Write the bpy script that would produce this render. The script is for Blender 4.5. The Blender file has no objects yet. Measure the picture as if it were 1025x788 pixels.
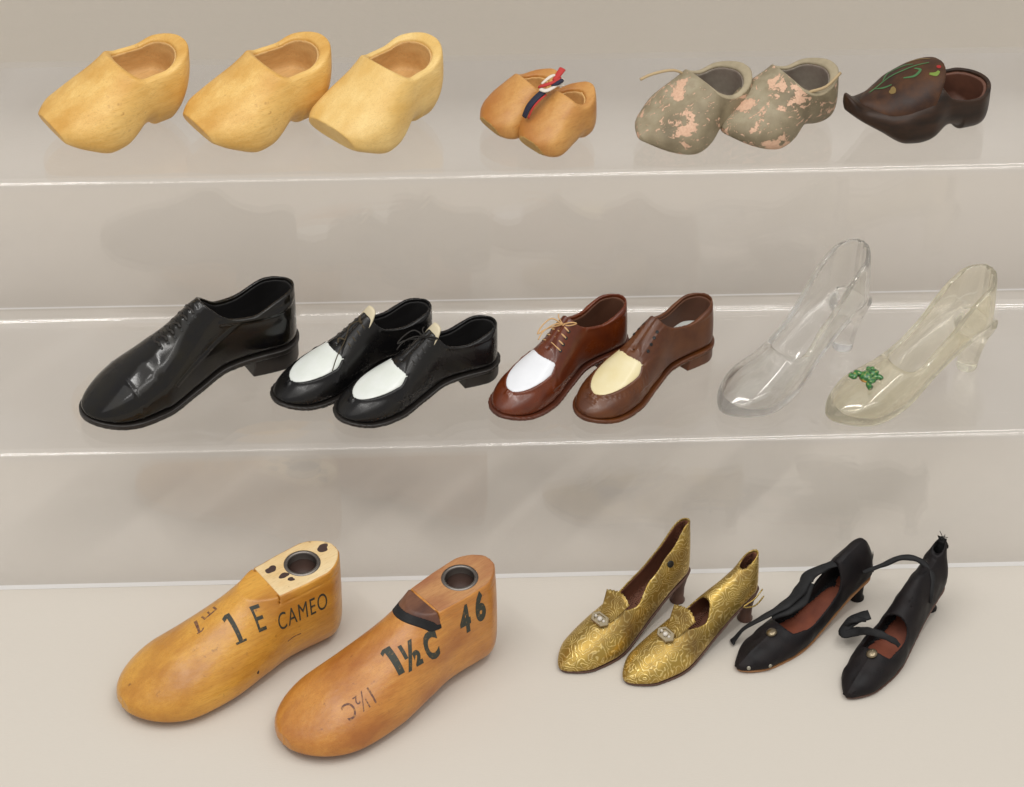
import bpy, bmesh, math, random
import numpy as np
from mathutils import Vector, Matrix
from mathutils.bvhtree import BVHTree

random.seed(4)
S = 0.01                                   # all sizes below are written in centimetres
scene = bpy.context.scene
col = scene.collection

# ------------------------------------------------------------------ camera
PITCH, YAW, ROLL, FPX, TZ, DIST = math.radians(38.5), math.radians(3.39539), math.radians(.93327), 2878.47, 4.31637, 130.0
cp, sp = math.cos(PITCH), math.sin(PITCH)
fwd = Vector((math.sin(YAW) * cp, math.cos(YAW) * cp, -sp))
rt = Vector((math.cos(YAW), -math.sin(YAW), 0)); up = rt.cross(fwd)
r2 = math.cos(ROLL) * rt + math.sin(ROLL) * up
u2 = -math.sin(ROLL) * rt + math.cos(ROLL) * up
cpos = Vector((0, 7.62, TZ)) - DIST * fwd
cam_d = bpy.data.cameras.new('camera'); cam = bpy.data.objects.new('camera', cam_d); col.objects.link(cam)
cam.matrix_world = Matrix(((r2.x, u2.x, -fwd.x, cpos.x * S), (r2.y, u2.y, -fwd.y, cpos.y * S), (r2.z, u2.z, -fwd.z, cpos.z * S), (0, 0, 0, 1)))
cam_d.sensor_width = 36; cam_d.lens = FPX / 1025 * 36; cam_d.clip_start = .02; cam_d.clip_end = 50
scene.camera = cam

# ------------------------------------------------------------------ light
world = bpy.data.worlds.new('World'); scene.world = world; world.use_nodes = True
bg = world.node_tree.nodes['Background']; bg.inputs[0].default_value = (1.0, .97, .93, 1); bg.inputs[1].default_value = .54
def area(name, loc, aim, sx, sy, power, colr):
    l = bpy.data.lights.new(name, 'AREA'); l.shape = 'RECTANGLE'; l.size = sx * S; l.size_y = sy * S; l.energy = power; l.color = colr
    o = bpy.data.objects.new(name, l); col.objects.link(o); o.location = Vector(loc) * S
    o.rotation_euler = (Vector(aim) - Vector(loc)).to_track_quat('-Z', 'Y').to_euler(); return o
for i, (x, y, w, p) in enumerate(((-60, -35, 100, 4.2), (38, -25, 110, 4.0), (0, -95, 120, 2.6))):
    area('tube_lamp', (x, y, 150), (0, 5, 5), w, 6, p, (1, .98, .95))
area('soft_fill_light', (-10, -50, 175), (0, 5, 5), 260, 200, 13.8, (1, .985, .96))  # added large dim area light that softens the shadows
scene.view_settings.view_transform = 'Standard'; scene.view_settings.look = 'None'
scene.view_settings.exposure = -.02; scene.view_settings.gamma = 1
scene.cycles.use_denoising = True
scene.cycles.max_bounces = 16; scene.cycles.transmission_bounces = 14; scene.cycles.transparent_max_bounces = 16

# ------------------------------------------------------------------ materials
def mat(name, rgb=(.5, .5, .5), rough=.5, **k):
    m = bpy.data.materials.new(name); m.use_nodes = True
    b = m.node_tree.nodes['Principled BSDF']
    b.inputs['Base Color'].default_value = (*rgb, 1); b.inputs['Roughness'].default_value = rough
    for a, v in k.items(): b.inputs[a.replace('_', ' ')].default_value = v
    return m
class N:
    def __init__(s, m): s.t = m.node_tree; s.b = s.t.nodes['Principled BSDF']
    def new(s, typ, **k):
        n = s.t.nodes.new(typ)
        for a, v in k.items(): setattr(n, a, v)
        return n
    def link(s, a, b): s.t.links.new(a, b)
    def coord(s, scale=(1, 1, 1), rot=(0, 0, 0)):
        tc = s.new('ShaderNodeTexCoord'); mp = s.new('ShaderNodeMapping')
        s.link(tc.outputs['Object'], mp.inputs[0])
        mp.inputs['Scale'].default_value = [100 * v for v in scale]; mp.inputs['Rotation'].default_value = rot
        return mp.outputs[0]
    def noise(s, v, scale, detail=4, rough=.55, dist=0):
        n = s.new('ShaderNodeTexNoise'); s.link(v, n.inputs['Vector']); n.inputs['Scale'].default_value = scale
        n.inputs['Detail'].default_value = detail; n.inputs['Roughness'].default_value = rough; n.inputs['Distortion'].default_value = dist
        return n.outputs['Fac']
    def ramp(s, f, stops):
        n = s.new('ShaderNodeValToRGB'); s.link(f, n.inputs[0]); e = n.color_ramp.elements
        while len(e) < len(stops): e.new(.5)
        for q, (p, c) in zip(e, stops): q.position = p; q.color = (*c, 1) if len(c) == 3 else c
        return n.outputs[0]
    def mix(s, f, a, b, mode='MIX'):
        n = s.new('ShaderNodeMix', data_type='RGBA', blend_type=mode)
        for i, v in ((0, f), (6, a), (7, b)):
            if isinstance(v, (int, float)): n.inputs[i].default_value = v
            elif isinstance(v, tuple): n.inputs[i].default_value = (*v, 1)
            else: s.link(v, n.inputs[i])
        return n.outputs[2]
    def math(s, op, a, b=0.0):
        n = s.new('ShaderNodeMath', operation=op)
        for i, v in enumerate((a, b)):
            if isinstance(v, (int, float)): n.inputs[i].default_value = v
            else: s.link(v, n.inputs[i])
        return n.outputs[0]
    def color(s, c): s.link(c, s.b.inputs['Base Color'])
    def rough(s, c): s.link(c, s.b.inputs['Roughness'])
    def bump(s, h, strength=.3, dist=.02):
        n = s.new('ShaderNodeBump'); s.link(h, n.inputs['Height']); n.inputs['Strength'].default_value = strength
        n.inputs['Distance'].default_value = dist * S; s.link(n.outputs[0], s.b.inputs['Normal'])

def wood(name, c1, c2, c3, rough=.45, grain=(.5, 5, 5), spots=None, off=0, coat=0.0, dark_end=None):
    m = mat(name, c1, rough); n = N(m); n.b.inputs['Coat Weight'].default_value = coat; n.b.inputs['Coat Roughness'].default_value = .25
    v = n.coord(grain, (0, 0, .05 + off)); g = n.noise(v, 1.3, 6, .6, .6)
    big = n.noise(n.coord((.35, .8, .8), (off, .3, 0)), 1.0, 3)
    c = n.ramp(g, [(.3, c1), (.7, c2)])
    c = n.mix(n.ramp(big, [(.38, (0, 0, 0)), (.68, (1, 1, 1))]), c, c3)
    fine = n.noise(n.coord((2, 22, 22)), 1.5, 3)
    c = n.mix(n.ramp(fine, [(.5, (0, 0, 0)), (.8, (.5, .5, .5))]), c, tuple(q * .55 for q in c3))
    if spots:
        sp_ = n.noise(n.coord((1.2, 1.2, 1.2), (off, 1, 2)), 2.4, 5)
        c = n.mix(n.ramp(sp_, [(.66, (0, 0, 0)), (.78, (.8, .8, .8))]), c, spots)
    n.color(c); n.rough(n.ramp(g, [(.2, (rough - .07,) * 3), (.8, (rough + .1,) * 3)])); lump = n.noise(n.coord((.8, 1.6, 1.6), (1, off, 2)), 1.6, 2); n.bump(n.math('ADD', n.math('MULTIPLY', lump, 3.0), n.math('MULTIPLY', fine, .25)), .35, .03)
    return m
def leather(name, rgb, rough=.25, var=.35, coat=.6, bump=.15, brown=None, spec=.5):
    m = mat(name, rgb, rough, Specular_IOR_Level=spec); n = N(m); n.b.inputs['Coat Weight'].default_value = coat; n.b.inputs['Coat Roughness'].default_value = .12
    a = n.noise(n.coord(), 1.1, 5); b = n.noise(n.coord(), 14, 3)
    d = brown or tuple(q * (1 - var) for q in rgb)
    n.color(n.mix(n.ramp(a, [(.35, (0, 0, 0)), (.7, (1, 1, 1))]), rgb, d))
    n.rough(n.ramp(a, [(.3, (rough - .06,) * 3), (.7, (rough + .12,) * 3)])); n.bump(b, bump, .01)
    return m

M = {}
M['pale_wood'] = wood('pale_wood', (.76, .46, .125), (.85, .57, .20), (.64, .34, .07), .5, off=.1, spots=(.40, .19, .05))
M['pale_wood_b'] = wood('pale_wood_light', (.80, .55, .20), (.87, .63, .26), (.72, .45, .13), .5, off=1.3)
M['honey_wood'] = wood('honey_wood', (.56, .27, .07), (.62, .33, .095), (.45, .18, .04), .42, off=.5)
M['honey_end'] = wood('end_grain', (.52, .33, .10), (.58, .38, .13), (.44, .26, .07), .6, off=.9)
M['inner_wood'] = wood('inner_wood', (.74, .48, .20), (.68, .42, .16), (.52, .29, .10), .65, off=2)
M['last_wood'] = wood('last_wood', (.60, .275, .035), (.70, .37, .06), (.46, .19, .025), .34, (.3, 6, 6), off=.3, coat=.2, spots=(.16, .06, .015))
M['last_wood_b'] = wood('last_wood_red', (.52, .205, .035), (.60, .275, .055), (.38, .13, .024), .36, (.3, 6, 6), off=.8, coat=.2, spots=(.16, .05, .02))
M['plate_wood'] = wood('plate_wood', (.82, .66, .40), (.78, .59, .32), (.70, .48, .22), .5, spots=(.16, .075, .04), off=.6)
M['plate_wood_b'] = wood('plate_wood_brown', (.52, .28, .11), (.46, .21, .08), (.32, .12, .05), .5, spots=(.12, .04, .02), off=.2)
M['wedge_wood'] = wood('wedge_wood', (.15, .06, .03), (.21, .09, .045), (.08, .03, .02), .45, off=.2)
M['black_ink'] = mat('black_ink', (.035, .038, .028), .6)
def worn(name, rgb, under, t):
    m = mat(name, rgb, .6); n = N(m); a = n.noise(n.coord(), 7, 5, .7)
    n.color(n.mix(n.ramp(a, [(t, (0, 0, 0)), (t + .12, (1, 1, 1))]), rgb, under)); return m
M['black_ink'] = worn('black_ink_worn', (.03, .034, .024), (.20, .11, .035), .56)
M['faint_ink'] = worn('faint_ink', (.13, .055, .035), (.36, .17, .05), .5)
M['groove'] = mat('groove', (.09, .03, .01), .8)
M['black_leather'] = leather('black_leather', (.0045, .004, .0045), .11, coat=.2, brown=(.010, .008, .004), spec=.3)
M['black_leather_b'] = leather('black_leather_soft', (.006, .0058, .0065), .24, coat=.12, brown=(.009, .008, .007), spec=.3)
M['black_sole'] = mat('black_sole', (.016, .013, .011), .42)
M['black_in'] = mat('black_lining', (.006, .005, .005), .7)
M['brown_leather'] = leather('brown_leather', (.14, .027, .005), .28, coat=.25, brown=(.085, .015, .004), spec=.4)
M['brown_leather_b'] = leather('brown_leather_dull', (.125, .038, .009), .36, coat=.15, brown=(.075, .021, .007), spec=.4)
M['brown_sole'] = leather('brown_sole', (.11, .028, .012), .4, coat=.1)
M['brown_in'] = mat('brown_lining', (.11, .042, .02), .7)
M['white_plastic'] = leather('white_vamp', (.74, .77, .74), .35, coat=.2, brown=(.66, .70, .64), bump=.05)
M['white_plastic_b'] = leather('bright_white_vamp', (.80, .82, .86), .35, coat=.2, brown=(.74, .76, .80), bump=.05)
M['cream_plastic'] = leather('cream_vamp', (.74, .64, .36), .35, coat=.2, brown=(.78, .70, .46), bump=.05)
M['cream_tongue'] = mat('cream_tongue', (.68, .60, .42), .5)
M['lace_tan'] = mat('tan_lace', (.62, .38, .17), .7)
M['lace_black'] = mat('black_lace', (.012, .010, .008), .7)
M['lace_olive'] = mat('olive_lace', (.05, .035, .015), .7)
M['dot'] = mat('eyelet_black', (.004, .004, .004), .4)
M['steel'] = mat('steel_ring', (.20, .18, .165), .38, Metallic=1.0)
M['bore_brown'] = leather('dark_brown_bore', (.05, .022, .014), .6, coat=0, bump=.5)  # dark brown, bumpy lining of the bore
M['strap_tan'] = mat('tan_strap', (.46, .34, .19), .7)

def gold_mat():
    m = mat('gold_brocade', (.6, .4, .08), .34); n = N(m); n.b.inputs['Metallic'].default_value = .75
    v = n.coord((1, 1, 1))
    wv = n.new('ShaderNodeTexNoise'); n.link(v, wv.inputs['Vector']); wv.inputs['Scale'].default_value = 1.6
    vv = n.new('ShaderNodeMixRGB'); vv.inputs[0].default_value = .42; n.link(v, vv.inputs[1]); n.link(wv.outputs['Color'], vv.inputs[2])
    vo = n.new('ShaderNodeTexVoronoi'); n.link(vv.outputs[0], vo.inputs['Vector']); vo.inputs['Scale'].default_value = 2.2
    rings = n.math('SINE', n.math('MULTIPLY', vo.outputs['Distance'], 44.0))
    r = n.math('ADD', n.math('MULTIPLY', rings, .5), .5)
    tone = n.noise(n.coord(), .8, 4)
    r = n.ramp(r, [(.72, (0, 0, 0)), (.97, (1, 1, 1))]); c = n.mix(r, (.45, .30, .07), (.78, .60, .24))
    c = n.mix(n.ramp(tone, [(.42, (0, 0, 0)), (.72, (.75, .75, .75))]), c, (.17, .10, .04))
    n.color(c); n.bump(r, .5, .015)
    n.rough(n.ramp(tone, [(.3, (.3,) * 3), (.7, (.5,) * 3)]))
    return m
M['gold'] = gold_mat()
M['gold_in'] = leather('gold_shoe_lining', (.20, .075, .04), .7, coat=0)
M['heel_brown'] = leather('brown_heel', (.13, .065, .045), .5, coat=.1, brown=(.08, .035, .025))
M['buckle'] = mat('buckle_metal', (.44, .37, .25), .35, Metallic=.9)
M['stone'] = mat('buckle_stone', (.62, .58, .52), .1)
M['cloth_black'] = leather('black_kid', (.006, .005, .006), .5, coat=.0, bump=.9, brown=(.014, .010, .010), spec=.22)
M['ribbon_black'] = leather('black_ribbon', (.007, .007, .008), .75, coat=0, bump=.8)
M['red_insole'] = leather('red_insole', (.25, .065, .03), .6, coat=.05, brown=(.17, .045, .025))
M['tan_edge'] = mat('tan_sole_edge', (.33, .15, .055), .6)
M['brass'] = mat('brass_button', (.26, .21, .14), .3, Metallic=.9)
M['nail'] = mat('nail_head', (.35, .33, .27), .4, Metallic=.7)

def chipped(name, off, pinkness):
    m = mat(name, (.25, .2, .12), .6); n = N(m)
    v = n.coord((1, 1, 1), (off, off * .7, off * 1.3))
    a = n.noise(v, .85, 7, .62, .3); b = n.noise(n.coord((1.0, 1.9, 1.9), (off + 2, 1, off)), 1.5, 6, .65, .8); tone = n.noise(v, .6, 4)
    paint = n.ramp(tone, [(.3, (.17, .135, .08)), (.5, (.28, .23, .145)), (.62, (.36, .31, .21)), (.78, (.22, .15, .10))])
    fl = n.noise(v, 10, 3); paint = n.mix(n.ramp(fl, [(.6, (0, 0, 0)), (.8, (.4, .4, .4))]), paint, (.13, .085, .05))
    pink = n.mix(n.ramp(fl, [(.35, (0, 0, 0)), (.7, (1, 1, 1))]), (.70, .46, .31), (.58, .35, .24))
    t = pinkness
    mask = n.ramp(n.math('MAXIMUM', a, n.math('SUBTRACT', b, .035)), [(t, (0, 0, 0)), (t + .012, (1, 1, 1))])
    n.color(n.mix(mask, paint, pink)); n.bump(n.math('SUBTRACT', 1.0, mask), .6, .03)
    return m
M['chip_a'] = chipped('chipped_paint', .3, .56)
M['chip_b'] = chipped('chipped_paint_pink', 1.7, .555)
M['chip_in'] = leather('worn_inside', (.27, .235, .19), .8, coat=0, brown=(.17, .125, .10))
M['rim_paint'] = leather('pale_rim_paint', (.42, .35, .23), .7, coat=0)
def dark_wood():
    m = mat('dark_carved_wood', (.03, .015, .01), .45, Specular_IOR_Level=.3); n = N(m); n.b.inputs['Coat Weight'].default_value = .05; n.b.inputs['Coat Roughness'].default_value = .3
    a = n.noise(n.coord((.5, 2, 2)), 1.2, 6); n.color(n.ramp(a, [(.35, (.016, .008, .004)), (.62, (.038, .017, .008)), (.8, (.08, .032, .012))]))
    n.bump(n.noise(n.coord((1, 6, 6)), 2, 4), .3, .02); return m
M['dark'] = dark_wood()
M['dark_vamp'] = leather('dark_vamp', (.028, .012, .007), .46, coat=.0, brown=(.09, .035, .012), spec=.3)
M['dark_in'] = leather('dark_inside', (.15, .06, .035), .6, coat=.1, brown=(.09, .035, .02))
M['green_paint'] = mat('green_paint', (.05, .15, .05), .45)
M['lime_paint'] = mat('lime_paint', (.16, .24, .03), .45)
M['red_paint'] = mat('red_paint', (.35, .012, .012), .45)
M['ochre_paint'] = mat('ochre_paint', (.20, .13, .035), .5)
M['navy'] = mat('navy_ribbon', (.012, .014, .035), .7)
M['red'] = mat('red_ribbon', (.48, .035, .03), .7)
M['white'] = mat('white_ribbon', (.72, .66, .58), .7)
def frog_mat():
    m = mat('green_enamel', (.02, .13, .03), .18); n = N(m); n.b.inputs['Coat Weight'].default_value = .8
    a = n.noise(n.coord(), 9, 3); n.color(n.ramp(a, [(.35, (.006, .05, .008)), (.55, (.02, .20, .03)), (.68, (.30, .26, .06))])); n.bump(a, 1, .04); return m
M['frog'] = frog_mat()
M['frog_gold'] = mat('gilt_edge', (.42, .22, .06), .3, Metallic=1.0)
def glass(name, tint, rough=0.0, ior=1.47):
    m = mat(name, tint, rough); b = m.node_tree.nodes['Principled BSDF']
    b.inputs['Transmission Weight'].default_value = 1; b.inputs['IOR'].default_value = ior; return m
def clear_sheet(name, tint, ior=1.49, rough=.02, gloss=1.0, glassy=0.0, gior=1.3):
    """clear plastic: light passes straight through, faces reflect by the Fresnel law on both sides"""
    m = bpy.data.materials.new(name); m.use_nodes = True; t = m.node_tree; t.nodes.clear()
    out = t.nodes.new('ShaderNodeOutputMaterial'); tr = t.nodes.new('ShaderNodeBsdfTransparent'); tr.inputs[0].default_value = (*tint, 1)
    gl = t.nodes.new('ShaderNodeBsdfGlossy'); gl.inputs['Color'].default_value = (gloss, gloss, gloss, 1); gl.inputs['Roughness'].default_value = rough
    geo = t.nodes.new('ShaderNodeNewGeometry'); mr = t.nodes.new('ShaderNodeMapRange'); mr.inputs[3].default_value = ior; mr.inputs[4].default_value = 1 / ior
    fr = t.nodes.new('ShaderNodeFresnel'); mx = t.nodes.new('ShaderNodeMixShader'); L = t.links.new
    L(geo.outputs['Backfacing'], mr.inputs[0]); L(mr.outputs[0], fr.inputs[0]); L(fr.outputs[0], mx.inputs[0]); L(tr.outputs[0], mx.inputs[1]); L(gl.outputs[0], mx.inputs[2])
    last_ = mx
    if not glassy:
        tc = t.nodes.new('ShaderNodeTexCoord'); nz = t.nodes.new('ShaderNodeTexNoise'); nz.inputs['Scale'].default_value = 16; nz.inputs['Detail'].default_value = 6; nz.inputs['Distortion'].default_value = .6
        rp = t.nodes.new('ShaderNodeMapRange'); rp.inputs[1].default_value = .5; rp.inputs[2].default_value = .8; rp.inputs[3].default_value = .006; rp.inputs[4].default_value = .045
        df = t.nodes.new('ShaderNodeBsdfDiffuse'); df.inputs[0].default_value = (.8, .8, .8, 1); m3 = t.nodes.new('ShaderNodeMixShader')
        L(tc.outputs['Object'], nz.inputs['Vector']); L(nz.outputs['Fac'], rp.inputs[0]); L(rp.outputs[0], m3.inputs[0]); L(mx.outputs[0], m3.inputs[1]); L(df.outputs[0], m3.inputs[2]); last_ = m3
    if glassy:
        g = t.nodes.new('ShaderNodeBsdfGlass'); g.inputs['Color'].default_value = (*tint, 1); g.inputs['Roughness'].default_value = .03; g.inputs['IOR'].default_value = gior
        m2 = t.nodes.new('ShaderNodeMixShader'); m2.inputs[0].default_value = glassy; L(mx.outputs[0], m2.inputs[1]); L(g.outputs[0], m2.inputs[2]); last_ = m2
    L(last_.outputs[0], out.inputs[0]); return m
M['acrylic'] = clear_sheet('clear_acrylic', (.985, .983, .985), rough=.025)
M['acrylic_edge'] = mat('painted_glint_edge', (.88, .87, .85), .4, Alpha=.92)  # near-opaque white paints the bright glint along the sheet's bottom edges
M['glass_clear'] = clear_sheet('clear_glass', (.975, .975, .97), 1.8, .05, 1, .75, 1.36)
M['glass_yellow'] = clear_sheet('yellowed_glass', (.985, .975, .925), 1.8, .05, 1, .75, 1.36)
def cloth(name, rgb):
    m = mat(name, rgb, .85); n = N(m)
    big = n.noise(n.coord(), .05, 3); f = n.noise(n.coord((1.2, 5, 5)), 3, 5)
    c = n.mix(n.ramp(big, [(.3, (0, 0, 0)), (.7, (1, 1, 1))]), rgb, tuple(q * .96 for q in rgb))
    c = n.mix(n.ramp(f, [(.3, (0, 0, 0)), (.7, (.5, .5, .5))]), c, tuple(q * .955 for q in rgb))
    n.color(c); n.bump(f, .25, .03); return m
M['backdrop'] = cloth('backdrop_card', (.62, .575, .51))

# ------------------------------------------------------------------ object helpers
def link(o, parent=None):
    col.objects.link(o)
    if parent: o.parent = parent
    return o
def empty(name, label, cat, group=None, H=(0, 0), z=0, ang=0):
    o = bpy.data.objects.new(name, None); col.objects.link(o); o.empty_display_size = .01
    o.location = (H[0] * S, H[1] * S, z * S); o.rotation_euler = (0, 0, math.radians(ang))
    o['label'] = label; o['category'] = cat
    if group: o['group'] = group
    return o
def mesh_obj(name, V, F, m, parent=None, smooth=True, tris=None):
    me = bpy.data.meshes.new(name)
    V = np.asarray(V, np.float64) * S
    F = np.asarray(F) if not isinstance(F, list) else F
    if isinstance(F, np.ndarray):
        k = F.shape[1]
        me.vertices.add(len(V)); me.vertices.foreach_set('co', V.ravel().astype(np.float32))
        me.loops.add(F.size); me.loops.foreach_set('vertex_index', F.ravel().astype(np.int32))
        me.polygons.add(len(F)); me.polygons.foreach_set('loop_start', np.arange(0, F.size, k, dtype=np.int32))
        me.update(calc_edges=True); me.validate()
    else:
        me.from_pydata(V.tolist(), [], F); me.update()
    if smooth: me.polygons.foreach_set('use_smooth', [True] * len(me.polygons))
    me.materials.append(m)
    return link(bpy.data.objects.new(name, me), parent)

def pch(xs, ys):
    xs = np.array(xs, float); ys = np.array(ys, float); h = np.diff(xs); d = np.diff(ys) / h
    m = np.zeros(len(xs))
    for i in range(1, len(xs) - 1):
        if d[i - 1] * d[i] > 0:
            w1, w2 = 2 * h[i] + h[i - 1], h[i] + 2 * h[i - 1]; m[i] = (w1 + w2) / (w1 / d[i - 1] + w2 / d[i])
    m[0], m[-1] = d[0], d[-1]
    def f(x):
        x = np.clip(np.asarray(x, float), xs[0], xs[-1]); i = np.clip(np.searchsorted(xs, x) - 1, 0, len(h) - 1)
        t = (x - xs[i]) / h[i]; t2 = t * t; t3 = t2 * t
        return (2 * t3 - 3 * t2 + 1) * ys[i] + (t3 - 2 * t2 + t) * h[i] * m[i] + (3 * t2 - 2 * t3) * ys[i + 1] + (t3 - t2) * h[i] * m[i + 1]
    return f
P = lambda *pts: pch([p[0] for p in pts], [p[1] for p in pts])

def grid(b, h):
    (x0, x1), (y0, y1), (z0, z1) = b
    a = [np.arange(lo, hi + h, h) for lo, hi in b]
    return a[0][:, None, None], a[1][None, :, None], a[2][None, None, :]
def surface_nets(D, o, h):
    """iso-surface of a sampled distance field as quads"""
    s = D < 0; nx, ny, nz = D.shape
    c = np.zeros((nx - 1, ny - 1, nz - 1), np.int8)
    for i in (0, 1):
        for j in (0, 1):
            for k in (0, 1): c += s[i:nx - 1 + i, j:ny - 1 + j, k:nz - 1 + k]
    act = (c > 0) & (c < 8); idx = -np.ones(act.shape, np.int64); n = act.sum(); idx[act] = np.arange(n)
    I = np.argwhere(act); acc = np.zeros((n, 3)); cnt = np.zeros(n)
    cor = [(i, j, k) for i in (0, 1) for j in (0, 1) for k in (0, 1)]
    for a in cor:
        for ax in range(3):
            if a[ax]: continue
            b = list(a); b[ax] = 1
            da = D[I[:, 0] + a[0], I[:, 1] + a[1], I[:, 2] + a[2]]; db = D[I[:, 0] + b[0], I[:, 1] + b[1], I[:, 2] + b[2]]
            x = (da < 0) != (db < 0); t = np.where(x, da / np.where(x, da - db, 1), 0)
            p = np.tile(np.array(a, float), (n, 1)); p[:, ax] += t
            acc += p * x[:, None]; cnt += x
    V = (I + acc / cnt[:, None]) * h + np.array(o)
    Q = []
    for ax in range(3):
        A = [slice(None)] * 3; B = [slice(None)] * 3; A[ax] = slice(0, -1); B[ax] = slice(1, None)
        x = s[tuple(A)] != s[tuple(B)]; E = np.argwhere(x)
        u, v = (ax + 1) % 3, (ax + 2) % 3
        E = E[(E[:, u] > 0) & (E[:, v] > 0) & (E[:, u] < D.shape[u] - 1) & (E[:, v] < D.shape[v] - 1)]
        def cell(du, dv):
            c_ = E.copy(); c_[:, u] -= du; c_[:, v] -= dv; return idx[c_[:, 0], c_[:, 1], c_[:, 2]]
        q = np.stack([cell(1, 1), cell(0, 1), cell(0, 0), cell(1, 0)], 1)
        fl = ~s[E[:, 0], E[:, 1], E[:, 2]]; q[fl] = q[fl][:, ::-1]; Q.append(q)
    Q = np.concatenate(Q); return V, Q
def norm_d(G, h):
    g = np.gradient(G, h); m = np.sqrt(g[0] ** 2 + g[1] ** 2 + g[2] ** 2)
    return G / np.maximum(m, .25)
def smax(a, b, k): 
    hh = np.clip(.5 + .5 * (a - b) / k, 0, 1); return b + (a - b) * hh + k * hh * (1 - hh)
def smin(a, b, k): return -smax(-a, -b, k)

class Body:
    """a shoe-shaped solid: bottom and top line in side view, half widths in plan, superellipse sections"""
    def __init__(s, L, zb, zt, W, yc=None, k=.32, nu=2.3, nd=3.0, heel_r=.9, toe_r=1.2, toe_c=.35, heel_c=1.0, toe_p=.5):
        s.L, s.zb, s.zt, s.W, s.yc = L, zb, zt, W, yc or (lambda x: x * 0)
        s.k, s.nu, s.nd, s.hr, s.tr, s.tc, s.hc, s.tp = k, nu, nd, heel_r, toe_r, toe_c, heel_c, toe_p
    def ends(s, x):
        eh = np.sqrt(np.clip(1 - (np.clip(s.hr - x, 0, s.hr) / s.hr) ** 2, 0, 1))
        et = np.clip(1 - (np.clip(x - (s.L - s.tr), 0, s.tr) / s.tr) ** 2, 0, 1) ** s.tp
        return eh, et
    def half(s, x):
        eh, et = s.ends(x); return np.maximum(s.W(x) * eh * et, .02)
    def field(s, X, Y, Z, h):
        x = X; b = s.zb(x); t = s.zt(x); eh, et = s.ends(x)
        t = b + (t - b) * (s.tc + (1 - s.tc) * et) * (s.hc + (1 - s.hc) * eh)
        w = s.half(x); zc = b + (t - b) * s.k; yc = s.yc(x)
        v = np.where(Z > zc, (Z - zc) / (t - zc), (zc - Z) / np.maximum(zc - b, .02)); u = np.abs(Y - yc) / w
        nu = s.nu(x) if callable(s.nu) else s.nu
        n = np.where(Z > zc, nu, s.nd(x) if callable(s.nd) else s.nd); G = (u ** n + np.maximum(v, 0) ** n) ** (1 / n) - 1
        G = np.minimum(G, 4)
        return np.maximum(np.maximum(norm_d(G, h), X - s.L + 0 * Z), -X + 0 * Z)
    def plan(s, X, Y, grow=0.0):
        """2-D signed distance to the plan outline, grown outward"""
        t = np.linspace(0, 1, 90); xs = s.L * (.5 - .5 * np.cos(np.pi * t)); w = s.half(xs) ; w[0] = w[-1] = 0; c = s.yc(xs)
        px = np.concatenate([xs, xs[::-1]]); py = np.concatenate([c + w, (c - w)[::-1]])
        gx, gy = np.broadcast_arrays(X[:, :, 0], Y[:, :, 0]); d2 = np.full(gx.shape, 1e9)
        for i in range(len(px)):
            ax, ay = px[i - 1], py[i - 1]; bx, by = px[i] - ax, py[i] - ay; l2 = bx * bx + by * by
            if l2 < 1e-9: continue
            q = np.clip(((gx - ax) * bx + (gy - ay) * by) / l2, 0, 1); d2 = np.minimum(d2, (gx - ax - q * bx) ** 2 + (gy - ay - q * by) ** 2)
        ins = (gx > 0) & (gx < s.L) & (np.abs(gy - s.yc(gx)) < np.interp(gx, xs, w))
        return (np.where(ins, -1, 1) * np.sqrt(d2) - grow)[:, :, None]
def build(name, D, o, h, m, parent, smooth_it=1):
    V, Q = surface_nets(D.astype(np.float64), o, h)
    # one light smoothing pass
    for _ in range(smooth_it):
        acc = np.zeros_like(V); c = np.zeros(len(V))
        for i in range(4):
            a, b = Q[:, i], Q[:, (i + 1) % 4]; np.add.at(acc, a, V[b]); np.add.at(acc, b, V[a]); np.add.at(c, a, 1); np.add.at(c, b, 1)
        V = V * .5 + .5 * acc / np.maximum(c, 1)[:, None]
    return mesh_obj(name, V, Q, m, parent)
def bvh_of(o):
    me = o.data; return BVHTree.FromPolygons([v.co / S for v in me.vertices], [tuple(p.vertices) for p in me.polygons])
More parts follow.
